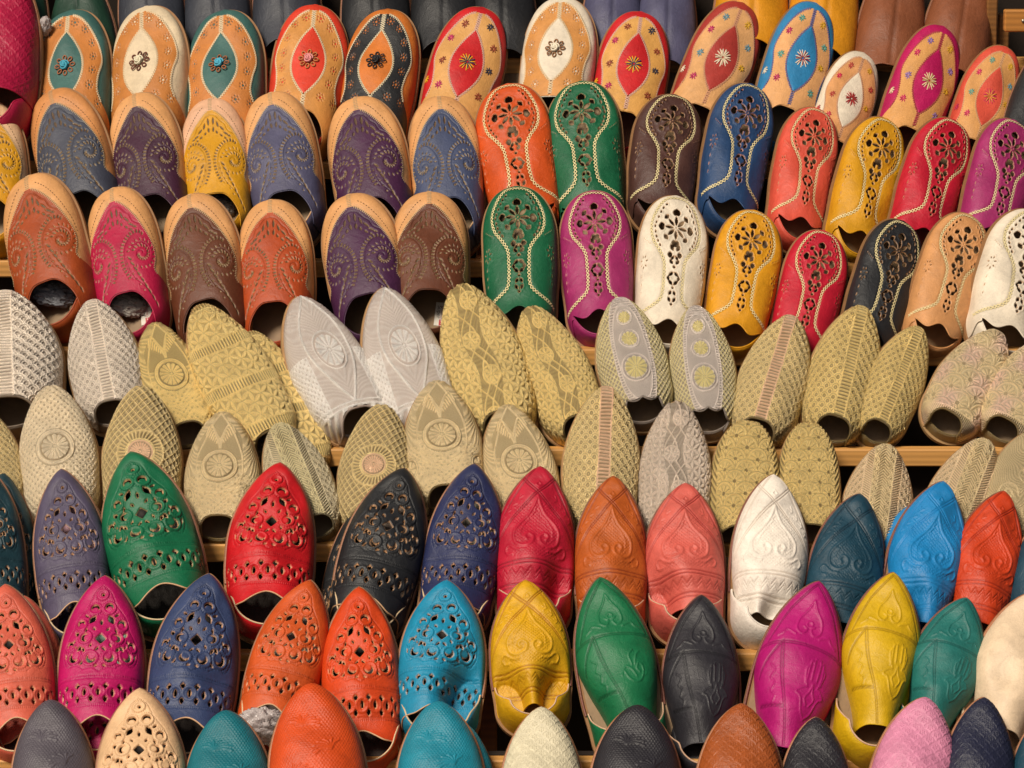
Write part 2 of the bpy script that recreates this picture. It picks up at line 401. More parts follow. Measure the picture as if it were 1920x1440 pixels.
def pat_gold(kind, X, T, Wd):
    A = np.abs(X); zone = X * 0; E = None
    edge = None
    if kind == 'scale':
        H = scales(X, T, .25); st = A < .135
        lad = np.clip(np.sin(2 * PI * T / .085) * .9 + .55, 0, 1)
        H = np.where(st, lad * .9, H); H = mx(H, g(A - .15, .022)); zone = (A < .16) * 1.0
    elif kind in ('medal', 'palm'):
        cy = 1.75 if kind == 'medal' else 1.70
        bgp = scales(X, T, .17) if kind == 'medal' else mx(leaf_field(A, T, 17, 1.0), .9 * scales(X, T, .17) * (T > 1.9))
        med, d = medallion(X, T, 0, cy, .40, 14, 2)
        H = np.where(d < .50, med, bgp)
        if kind == 'palm':
            # palm fronds above the medallion
            fr = X * 0
            for k in range(7):
                x1 = .10 + .05 * k; pts = cr([(0.01, 1.22 - .05 * k), (x1 * .6, .95 - .075 * k), (x1, 1.02 - .045 * k)], 5); fr = mx(fr, g(poly(A, T, pts), .022))
            inside = (A < .62 * sst(T, .1, 1.0)) & (d >= .50) & (T < 1.5)
            H = np.where(inside, np.maximum(fr, .24), H)
            ri = g(poly(A, T, cr([(0, .18), (.2, .5), (.42, .9), (.60, 1.35), (.62, 1.8), (.52, 2.2), (.3, 2.5), (.6, 2.8), (1.1, 2.9)], 6)), .032)
            lo = mx(*[g(np.hypot(X, (T - 1.75)) - r_, .022) for r_ in (.60, .68, .76, .84)]) * ((T > 1.9) & (A < .55))
            m2, d2 = medallion(A, T, .98, 2.45, .26, 6, 1)
            H = mx(np.where(d2 < .30, m2, H), ri, lo)
        else:
            H = mx(H, g(A - .02, .02) * 0)
    elif kind == 'lattice':
        H = mx(lattice(X, T, .15, .9), .5 * lattice(X + .04, T, .075, .9)); med, d = medallion(X, T, 0, 1.85, .30, 22, 1)
        an = np.arctan2(X, T - 1.85); ring2 = np.clip(np.sin(an * 34 + d * 14) * .8 + .5, 0, 1)
        H = np.where(d < .58, mx(ring2 * .9, g(d - .34, .03)), H); H = np.where(d < .33, med, H); H = mx(H, g(d - .58, .03)); zone = (d < .30) * 1.0
    elif kind == 'bands':
        H = X * 0; lad = np.clip(np.sin(2 * PI * (X + .02 * T) / .075) * .9 + .5, 0, 1); stt = stars(X, T, .25)
        tm = np.mod(T + .10 * X * X, 1.0); H = np.where(tm < .25, lad, stt); H = mx(H, g(tm, .03), g(tm - .25, .03), g(tm - 1, .03))
    elif kind == 'cube':
        wv = .22 * np.sin(T * 3.6); H = stars(X, T, .22)
        ins = np.abs(X - wv * .4) < .26; fl = X * 0; idx = T * 0
        for k in range(5):
            cy = .55 + .87 * k; m_, d_ = medallion(X, T, .12 * math.sin(cy * 3.6), cy, .20, 8, 1); fl = mx(fl, m_ * (d_ < .22))
        vine = mx(g(np.abs(X - .2 * np.sin(T * 3.6)) - .10, .022), g(np.abs(X - .2 * np.sin(T * 3.6 + PI)) - .16, .022), .0)
        H = np.where(ins, mx(fl, .3 * leaf_field(X, T, 20)), H); H = mx(H, vine)
    elif kind == 'leaf':
        H = .55 * leaf_field(A, T, 22, .5); bd = poly(A, T, cr([(0, .12), (.45, .95), (.52, 1.7), (.25, 2.4), (0, 2.9)], 8))
        H = mx(H * .8, g(bd, .03)); 
        m_, d_ = medallion(X * 1.15, T * .8, 0, 1.28, .42, 12, 1); H = np.where(d_ < .42, mx(m_ * .9), H)
        sc = scales(X, T, .15); H = np.where((A > .62) & (T > 1.6), sc, H)
        H = np.where(T > 3.02, np.clip(np.sin(26 * (X + T * .6)) * .8 + .5, 0, 1), H); H = mx(H, g(T - 3.02, .03), g(T - 2.92, .025))
    elif kind == 'oval':
        H = scales(X, T, .15, False); ov = (A / .50) ** 2.2 + (np.abs(T - 1.75) / 1.55) ** 2.2; lad = np.clip(np.sin(2 * PI * T / .075) * .9 + .5, 0, 1)
        H = np.where(ov < 1, .25, H); H = mx(np.where((ov > .78) & (ov < 1.15), lad, H), g(ov - .76, .05), g(ov - 1.17, .06))
        zone = (ov > 1.2) * .8
        for cy, r in ((.72, .20), (1.35, .27), (2.2, .38)):
            m_, d_ = medallion(X, T, 0, cy, r, 12, 1); H = np.where(d_ < r * 1.05, m_, H); zone = np.where(d_ < r * .75, 1.0, zone)
    elif kind == 'fan':
        H = scales(X, T, .78, True, 11); H = mx(H * .9, .35 * leaf_field(X, T, 26)); 
        H = np.where(T > 2.95, np.clip(np.sin(2 * PI * X / .06) * .8 + .5, 0, 1), H); H = mx(H, g(T - 2.95, .03))
        zone = np.clip(np.sin(X * 5) * np.sin(T * 4) + .3, 0, 1)
    elif kind == 'shell':
        H = scales(X, T + .12, .66, True, 9); H = np.where(A > .95 * Wd, np.clip(np.sin(30 * (T + A)) * .8 + .5, 0, 1), H)
        m_ = T > 2.75; H = np.where(m_, scales(X, T, .22), H)
    elif kind == 'rows':
        H = scales(X, T, .26); k = np.abs(A - .42) < .12; H = np.where(k, np.clip(np.sin(2 * PI * (T + A * .6) / .075) * .8 + .5, 0, 1), H)
        H = mx(H, g(np.abs(A - .42) - .13, .022)); k2 = A < .14; H = np.where(k2, np.clip(np.sin(2 * PI * (T - A) / .09) * .8 + .5, 0, 1), H); zone = (A > .3) * .35
    elif kind == 'swirl':
        H = .7 * leaf_field(X, T, 24); H = mx(H, *[g(poly(X, T, spiral(x, t, .34, 1.7, 0, s_)), .035) for x, t, s_ in ((.1, 1.5, 1), (-.35, 2.2, -1), (.45, 2.5, 1))])
    rim = Wd * PI / 2 - A
    H = np.clip(H, 0, 1)
    return dict(h=.052 * H, cut=X * 0, line=np.clip(H * 1.5 - .05, 0, 1) * .92 + .08, zone=zone)

def dotted(d, u, w_=.02, pitch=.05):
    return g(d, w_) * (np.mod(u / pitch, 1) < .6)

def pat_perf(X, T):
    A = np.abs(X); c = [disk(X, T, 0, .66, .042)]; rings = [(0, .66, .12)]; ln = []
    def cres(x, t, r, an): # crescent
        return np.minimum(disk(A, T, x, t, r), np.hypot(A - x - r * .55 * math.cos(an), T - t - r * .55 * math.sin(an)) - r * .80)
    c += [cres(.17, 1.0, .10, 1.5), cres(.50, 1.45, .10, 1.9), cres(.80, 2.02, .10, 1.6), cres(.68, 2.36, .13, -2.4), cres(.38, 1.86, .11, 3.0), cres(.22, 2.42, .12, -2.0)]
    rings += [(.17, 1.03, .145), (.50, 1.49, .145), (.38, 1.86, .16), (.80, 2.05, .14), (.66, 2.34, .19), (.24, 2.42, .18)]
    tri = [(.0, 1.42, .035, .09, 0), (.16, 1.62, .03, .06, -.6), (.36, 1.22, .03, .07, -.9), (.68, 1.95, .03, .07, .4), (.24, 2.08, .028, .06, .5), (.10, 2.62, .03, .05, 1.2), (.62, 2.1, .022, .05, -.4), (.22, 1.33, .075, .14, .5), (.36, 1.66, .03, .08, .2), (.60, 1.74, .055, .08, -.7), (.52, 2.15, .05, .08, .6), (.42, 2.18, .04, .07, -.5), (.93, 2.3, .035, .08, -.3), (.08, 2.18, .03, .07, .8), (.46, 2.52, .035, .07, .9)]
    for x, t, a, b, an in tri: c.append(petal(A, T, x, t, a, b, an))
    q = .135 - (A + np.abs(T - 1.90) * .85); q = np.minimum(q, np.hypot(A - .2, T - 1.72) - .10); c.append(q)
    # ring chain of the lower band
    Xm = np.mod(X + .17, .34) - .17; tb = 3.32
    lowz = (T > 2.9) & (T < 3.75)
    ch = mx(petal(np.abs(Xm), T, .0, tb, .05, .10, 0), petal(np.abs(Xm), T, .17, tb - .16, .075, .065, PI / 2), petal(np.abs(Xm), T, .17, tb + .17, .075, .055, PI / 2))
    ringd = np.abs(np.hypot(Xm, T - tb) - .15)
    cd = mx(*c); cd = np.where(lowz, np.where(ringd < .035, -.1, ch), cd)
    cut = hard(cd)
    r_ = mx(*[g(np.hypot(A - x, T - t) - r, .028) for x, t, r in rings], g(ringd, .03) * lowz)
    dot = mx(*[dotted(np.hypot(A - x, T - t) - r - .045, np.arctan2(A - x, T - t), .014, .30) for x, t, r in rings], dotted(np.abs(T - 2.88), X), dotted(np.abs(T - 3.66), X), g(T - 2.95, .014), g(T - 3.60, .014))
    edge = dotted(poly(A, T, cr([(0, .42), (.2, .6), (.35, .95), (.62, 1.3), (.72, 1.6), (.98, 2.0), (1.02, 2.35), (.85, 2.6), (.6, 2.55), (.4, 2.68), (.2, 2.66), (0, 2.76)], 5)), T + A * .7)
    dot = mx(dot, edge)
    return dict(h=.022 * r_ - .022 * dot - .045 * cut, cut=cut, line=dot * .5)

def dbl(d, sp=.03, w_=.016): return g(np.abs(d) - sp, w_)
def pat_emboss(X, T):
    A = np.abs(X); L = mx(dbl(poly(A, T, [(0, .95), (1.35, 2.55)])), dbl(poly(A, T, [(0, .95), (.5, .42)])), dbl(poly(A, T, [(.10, .12), (.52, .75), (.98, 1.5), (1.4, 2.3)]), .02), g(T - 3.02, .018), g(T - 3.12, .014), g(T - 3.62, .018), g(T - 3.72, .014))
    zz = g((np.abs(np.mod(X, .26) - .13) * 1.3 + 3.22 - T) * .6, .018) * (T > 3.05) * (T < 3.6); zz = mx(zz, g((np.abs(np.mod(X, .26) - .13) * 1.3 + 3.32 - T) * .6, .012) * (T > 3.1) * (T < 3.6))
    og = cr([(0, 1.10), (.08, 1.38), (.22, 1.66), (.46, 1.95), (.60, 2.2), (.55, 2.5), (.33, 2.62), (.12, 2.52), (.08, 2.33), (.2, 2.22), (.3, 2.32), (.25, 2.42)], 7)
    o1 = poly(A, T, og); o2 = poly(A, T, cr([(0, 1.35), (.1, 1.62), (.26, 1.85), (.40, 2.1), (.42, 2.3)], 6)); R = mx(g(o1, .035), .6 * g(o2, .02))
    o3 = poly(A, T, cr([(.3, 2.74), (.5, 2.72), (.72, 2.55), (.84, 2.65), (.78, 2.8), (.65, 2.82)], 5)); R = mx(R, g(o3, .03))
    V = X * 0
    for k in range(6):
        x = .20 + .17 * k; t = .98 + .20 * k
        if k: V = mx(V, g(poly(A, T, [(x + .02, t - .13), (x + .14, t - .06), (x + .10, t - .20)]), .018), g(poly(A, T, [(x + .05, t + .02), (x + .15, t - .05)]), .014))
    V = mx(V, g(poly(A, T, [(0, .62), (.07, .72), (0, .78)]), .018))
    inog = (A < .62) & (T > 1.3) & (T < 2.9); dots = (np.sin(X * 62) * np.sin(T * 62) > .35) * inog * (o1 > .05) * 1.0
    return dict(h=.024 * R + .017 * V - .022 * L - .018 * zz - .013 * dots, cut=X * 0, line=np.clip(L + .35 * zz + .2 * dots + .15 * V, 0, 1))

def pat_hamsa(X, T, bird=False):
    A = np.abs(X); L = mx(dbl(T - 1.72 - .08 * X * X, .025), dbl(poly(X, T, [(-.55, 1.72), (-.30, 3.2), (0.0, 4.3)])), dbl(poly(X, T, [(-.55, 1.72), (-1.2, 2.6)]), .02), dbl(poly(A, T, [(0, .16), (.55, .85), (1.02, 1.72)]), .02), dbl(poly(X, T, [(-.35, 3.25), (-1.2, 3.2)]), .02))
    og = mx(g(poly(A, T, cr([(0, .62), (.10, .85), (.26, 1.1), (.28, 1.35), (.14, 1.46), (.05, 1.33), (.12, 1.25)], 6)), .025), g(poly(A, T, cr([(.28, 1.5), (.5, 1.42), (.6, 1.52), (.75, 1.6)], 5)), .022), g(np.hypot(X, T - 1.2) - .07, .02))
    cx = .38
    if not bird:
        x = np.abs(X - cx); hnd = mx(*[g(poly(x, T, cr(p, 5)), .02) for p in ([(0, 2.0), (.07, 2.03), (.07, 2.5)], [(.09, 2.08), (.16, 2.08), (.18, 2.5), (.14, 2.68)], [(.2, 2.2), (.24, 2.3), (.2, 2.6)], [(.14, 2.68), (.26, 2.72), (.40, 2.85), (.3, 2.9), (.24, 3.0), (.16, 3.25), (0, 3.4)], [(0, 2.6), (.05, 2.8), (.14, 2.95), (.05, 3.1)])])
    else:
        hnd = mx(g(poly(X, T, cr([(.05, 2.75), (.15, 2.95), (.35, 3.05), (.55, 2.95), (.62, 2.7), (.5, 2.55), (.42, 2.7), (.5, 2.8)], 6)), .025), g(poly(X, T, cr([(-.05, 2.85), (.1, 2.65), (.25, 2.7), (.38, 2.9)], 6)), .022), g(poly(X, T, cr([(.3, 2.6), (.25, 2.35), (.38, 2.2)], 5)), .02), g(poly(X, T, cr([(.38, 2.6), (.45, 2.35), (.55, 2.25)], 5)), .02))
    side = mx(*[g(poly(X, T, cr([(-.75, t), (-.62, t + .12), (-.72, t + .3)], 5)), .02) for t in (2.3, 2.6, 2.9)])
    R = mx(og, hnd, side)
    return dict(h=.020 * R - .018 * L, cut=X * 0, line=np.clip(L * .8 + R * .10, 0, 1))

def pat_mesh(X, T):
    c = .078; j = np.round(T / (c * .8)); xx = X + (np.mod(j, 2)) * c / 2; d = np.hypot(np.mod(xx + c / 2, c) - c / 2, T - j * c * .8)
    dots = g(d, .024)
    fl = X * 0
    for x, t, rot in ((-.25, 1.3, .3), (.35, 2.0, -.6), (-.45, 2.6, .9), (.3, 3.1, 0)):
        for k in range(7):
            a = rot + (k - 3) * .32; fl = mx(fl, g(poly(X, T, cr([(x, t), (x + .2 * math.sin(a), t - .2 * math.cos(a)), (x + .4 * math.sin(a * 1.3), t - .30 * math.cos(a * 1.3))], 4)), .02))
    return dict(h=-.013 * dots * (1 - fl) + .018 * fl, cut=X * 0, line=dots * .25 * (1 - fl))

def pat_scale_emb(X, T):
    c = .34; H = X * 0; dots = X * 0; done = np.zeros(X.shape, bool); j0 = np.floor(T / (c / 2))
    for dj in (1, 0, -1, -2):
        j = j0 + dj; cy = j * c / 2 + c * .52; off = (np.mod(j, 2)) * c / 2; cx = np.round((X - off) / c) * c + off; r = np.hypot(X - cx, T - cy)
        ins = (r < c * .52) & ~done
        v = mx(g(r - c * .47, .018), g(r - c * .37, .014) * .7); H = np.where(ins, v, H)
        rr = np.hypot(X - cx, T - (cy - c * .17)); an = np.arctan2(X - cx, T - (cy - c * .17)); dd = g(rr - .05, .018) * (np.cos(an * 6) > -.2) + g(rr, .015)
        dots = np.where(ins, dd, dots); done |= ins
    return dict(h=-.014 * H - .020 * dots, cut=X * 0, line=np.clip(.2 * H + dots * .55, 0, 1))

def pat_plain(X, T): 
    d = g(X, .045)
    return dict(h=-.05 * d, cut=X * 0, line=d * .6)
def pat_smooth(X, T): return dict(h=X * 0, cut=X * 0, line=X * 0)

# ------------------------------------------------------------------ upper builders
NC, NR = 132, 168
def upper_mesh(sh, pat, nc=150, nr=184, off=0.0, t0=.004, bound=None, holes=True, name='vamp'):
    q = np.linspace(-1, 1, nc)[None, :]; v = np.linspace(0, 1, nr)[:, None]
    te = sh.tend(q); vv = .45 * v * v + .55 * v if t0 < .05 else v
    t = t0 + (te - t0) * vv; t = np.broadcast_to(t, (nr, nc)).copy(); qq = np.broadcast_to(q, (nr, nc)).copy()
    if bound is not None: qq = qq * np.clip(bound(t) / (sh.w(t) * PI / 2), 0, 1)
    W = sh.w(t); X = W * qq * PI / 2
    p = pat(X, t) if pat else pat_smooth(X, t)
    edge = np.minimum(sst(1 - np.abs(qq), 0, .06), 1)
    h = p['h'] * edge * sst(t, 0, .12) * (1 - .55 * sst(np.abs(qq), .6, .95))
    P = sh.P(qq, t) + sh.N(qq, t) * (h + off)[..., None]
    Vt = P.reshape(-1, 3); keep = None
    if holes and p['cut'].max() > .5:
        keep = (p['cut'].ravel() < .80)
    Fc = grid_faces(nr, nc, keep)
    Fc = Fc[:, ::-1]
    at = {'cut': sst(p['cut'], .3, .75) * .9, 'line': p['line'], 'zone': p.get('zone', X * 0)}
    return mk_mesh(name, Vt, Fc, at)

def stitches(sh, path, kind='x', pitch=.085, size=.05, r=.011, mirror=True, off=.02):
    pts = np.array(cr(path, 14)); seg = np.r_[0, np.cumsum(np.linalg.norm(np.diff(pts, axis=0), axis=1))]
    n = max(2, int(seg[-1] / pitch)); u = (np.arange(n) + .5) * seg[-1] / n
    cx = np.interp(u, seg, pts[:, 0]); ct = np.interp(u, seg, pts[:, 1])
    dx = np.gradient(cx); dt = np.gradient(ct); l = np.hypot(dx, dt) + 1e-9; dx /= l; dt /= l
    m = MB()
    rs = np.random.RandomState(3)
    def one(x0, t0, x1, t1, lift=0.0):
        a = sh.on(np.array([x0]), np.array([t0]), off + lift)[0]; b = sh.on(np.array([x1]), np.array([t1]), off + lift)[0]
        nn = sh.N(sh.q_of(np.array([(x0 + x1) / 2]), np.array([(t0 + t1) / 2])), np.array([(t0 + t1) / 2]))[0]
        d = b - a; L = np.linalg.norm(d)
        if L < 1e-4 or L > .5: return
        d /= L; s_ = np.cross(nn, d); s_ /= np.linalg.norm(s_) + 1e-9; mid = (a + b) / 2 + nn * r
        V = np.array([a - s_ * r, a + s_ * r, mid - s_ * r * 1.2, mid + s_ * r * 1.2, mid + nn * r * 1.0, b - s_ * r, b + s_ * r])
        m.add(V, [(0, 2, 4), (0, 4, 1), (1, 4, 3), (2, 5, 4), (5, 6, 4), (6, 3, 4)])
    for sg in ((1, -1) if mirror else (1,)):
        for i in range(n):
            x, t, ax, at = cx[i], ct[i], dx[i], dt[i]; j = rs.uniform(-.15, .15)
            nx, nt_ = -at, ax; hp = pitch * .5 * (1 + j); hs = size * (1 + rs.uniform(-.12, .12))
            if t < .03: continue
            A = lambda p_, q_: (sg * (x + ax * p_ + nx * q_), max(.03, t + at * p_ + nt_ * q_))
            if kind == 'x': one(*A(-hp, -hs), *A(hp, hs)); one(*A(-hp, hs), *A(hp, -hs), .008)
            elif kind == 'zig': one(*A(-hp, -hs), *A(0, hs)); one(*A(0, hs), *A(hp, -hs))
            elif kind == 'bar': one(*A(0, -hs), *A(hp * .3, hs))
            elif kind == 'run': one(*A(-hp * .62, 0), *A(hp * .62, 0))
    return m.mesh('stitching')

def star_mesh(sh, cx, ct, r, n=8, off=.03, thick=.011, seed=0):
    m = MB(); rs = np.random.RandomState(seed)
    c = sh.on(np.array([cx]), np.array([ct]), off)[0]; nn = sh.N(sh.q_of(np.array([cx]), np.array([ct])), np.array([ct]))[0]
    ex = np.cross(np.array([0, 1.0, 0]), nn); ex /= np.linalg.norm(ex); ey = np.cross(nn, ex)
    for k in range(n):
        a = k * 2 * PI / n + rs.uniform(-.1, .1); rr = r * (1 + rs.uniform(-.15, .1)); d = ex * math.cos(a) + ey * math.sin(a); s_ = np.cross(nn, d)
        a0 = c + d * r * .14; b0 = c + d * rr; mid = (a0 + b0) / 2 + nn * thick * 1.2
        V = np.array([a0 - s_ * thick, a0 + s_ * thick, mid - s_ * thick * 1.3, mid + s_ * thick * 1.3, mid + nn * thick, b0 - s_ * thick, b0 + s_ * thick])
        m.add(V, [(0, 2, 4), (0, 4, 1), (1, 4, 3), (2, 5, 4), (5, 6, 4), (6, 3, 4)])
    return m.mesh('embroidered_star')

def ring_mesh(c, ex, ey, nn, rx, ry, r, n=12, name='petal_loop'):
    th = np.linspace(0, 2 * PI, n, endpoint=False); pts = c + rx * np.cos(th)[:, None] * ex + ry * np.sin(th)[:, None] * ey
    V, Fc = tube(pts, r, 5, True); return mk_mesh(name, V, Fc)

def quarter_mesh(sh, t0, hq, name='heel_counter'):
    # wall from one side round the heel to the other, outside and inside skins joined over the rim
    n = 54; tt = np.concatenate([np.linspace(t0, sh.L - .92, 12), sh.L - .92 + .92 * np.sin(np.linspace(0, PI / 2, 14))[1:]])
    half = [(1, t) for t in tt]; seq = [(1, t) for t in tt] + [(-1, t) for t in tt[::-1][1:]]
    nz = 7; V = []; yc = .92
    for (sg, t) in seq:
        tc = min(t, sh.L - 1e-3); W = float(sh.w(tc)) if t < sh.L - 1e-6 else 0.0; y = sh.L - t
        cy = y if y >= yc else yc; H = float(sh.h(min(t, 4.5))); top = min(float(hq(t)), H * .9)
        ring = []
        for k in range(nz):
            z = top * k / (nz - 1); ph = math.acos(min(.97, (min(z / H, .97)) ** (1 / sh.ce))); f = math.sin(ph) * .985
            ring.append((sg * W * f + float(sh.bend(t)), cy + (y - cy) * f, z))
        for k in range(nz - 1, -1, -1):
            z = top * k / (nz - 1); ph = math.acos(min(.97, (min(z / H, .97)) ** (1 / sh.ce))); f = math.sin(ph) * .985 - .055
            ring.append((sg * W * f + float(sh.bend(t)), cy + (y - cy) * f, z))
        V += ring
    m = 2 * nz; Fc = []
    for i in range(len(seq) - 1):
        for k in range(m - 1): a = i * m + k; Fc.append((a, a + 1, a + m + 1, a + m))
    V = np.array(V); me = mk_mesh(name, V, Fc)
    top = V.reshape(-1, m, 3)[:, nz - 1:nz + 1].mean(1)
    return me, top

def sole_mesh(sh, grow, z0, z1, name):
    P = sh.outline(0, 46, grow); n = len(P); c = P.mean(0)
    V = [(x, y, z1) for x, y in P] + [(x, y, z0) for x, y in P] 
    Fc = [tuple(range(n)), tuple(range(2 * n - 1, n - 1, -1))] + [(i, i + n, (i + 1) % n + n, (i + 1) % n) for i in range(n)]
    me = mk_mesh(name, V, Fc, None, False); 
    return me

# opening edge of each style, as distance from the toe at |q|
EDGE = {
 'arch': lambda q: 3.08 + .82 * sst(q, .10, .80) ** 1.2,
 'wave': lambda q: 3.62 - .10 * np.cos(q * 9.5) * (q < .66) + .22 * sst(q, .70, 1.0),
 'tear': lambda q: 3.05 + .8 * sst(q, .12, .85),
 'chev': lambda q: 3.92 + .28 * sst(q, 0, .45) + .1 * sst(q, .7, 1),
 'gold': lambda q: 3.06 + .30 * sst(q, .12, .8),
 'bandy': lambda q: 3.25 + .15 * sst(q, .3, .9),
 'scallop': lambda q: 3.0 + .10 * np.abs(np.sin(q * 9)) + .3 * sst(q, .3, .9),
 'blunt': lambda q: 4.05 + .12 * sst(q, .2, 1),
}
STY = { # shape, opening edge, length in half-widths
 'paisley': dict(toe='r', L=4.2, edge='arch', h0=.42, h1=.98, T=1.65, pw=.46, g=(150, 184)),
 'stitched': dict(toe='r', L=4.2, edge='wave', h0=.38, h1=.86, T=1.4, pw=.47, g=(176, 220)),
 'tear': dict(toe='r', L=4.05, edge='tear', h0=.42, h1=.92, T=1.6, pw=.46, g=(120, 150)),
 'perf': dict(toe='p', L=4.8, edge='chev', h0=.42, h1=.95, T=2.5, pw=.77, g=(176, 220)),
 'emboss': dict(toe='p', L=4.85, edge='blunt', h0=.45, h1=.95, T=2.45, pw=.76, g=(170, 210)),
 'hamsa': dict(toe='p', L=4.9, edge='blunt', h0=.45, h1=.98, T=2.45, pw=.76, g=(170, 210)),
 'meshy': dict(toe='p', L=5.1, edge='blunt', h0=.55, h1=.98, T=2.5, pw=.66, g=(190, 230)),
 'scaly': dict(toe='p', L=5.1, edge='blunt', h0=.50, h1=.98, T=2.6, pw=.70, g=(180, 220)),
 'smooth': dict(toe='p', L=5.1, edge='blunt', h0=.50, h1=.98, T=2.6, pw=.70, g=(50, 60)),
 'plain': dict(toe='p', L=4.6, edge='gold', h0=.5, h1=.95, T=2.4, pw=.62, g=(50, 60)),
 'gold': dict(toe='p', L=3.5, edge='gold', h0=.45, h1=.96, T=2.3, pw=.66, g=(196, 236)),
 'goldround': dict(toe='r', L=4.25, edge='gold', h0=.45, h1=.92, T=1.8, pw=.50, g=(196, 236)),
}
CACHE = {}
def shape_for(sty, skew, dents, seed, edge=None):
    c = STY[sty]
    sh = Shape(c['toe'], c['L'], EDGE[edge or c['edge']], c['h0'], c['h1'], skew, dents, seed, .5, c['T'], c['pw']); sh.droop = dict(emboss=.35, hamsa=.35, smooth=.3, perf=.12).get(sty, 0.0); return sh

def A_bound(t):
    b = 1.12 * np.clip((t - .52) / 1.45, 0, 1) ** .66
    b = b - .10 * np.exp(-((t - 2.55) / .2) ** 2) + .9 * sst(t, 2.62, 3.0)
    return b
def T_bound(t):
    return 1.10 * np.clip((t - .30) / 1.2, 0, 1) ** .52 - .22 * sst(t, 1.4, 2.3) + .5 * sst(t, 2.5, 3.1)
def tear_half(u): return .44 * (np.sin(PI * np.clip(u, 0, 1)) ** .9) * (1 - .10 * np.cos(PI * u))
def tear_mesh(sh):
    nr, nc = 40, 17; v = np.linspace(0, 1, nr)[:, None]; q = np.linspace(-1, 1, nc)[None, :]
    t = np.broadcast_to(.80 + 1.85 * v, (nr, nc)); X = tear_half(v) * q
    P = sh.on(X, t, .034 + 0 * 1) ; d = sh.N(sh.q_of(X, t), t); P = P + d * (.012 * (1 - q ** 2))[..., None]
    return mk_mesh('teardrop_inset', P.reshape(-1, 3), grid_faces(nr, nc)[:, ::-1])

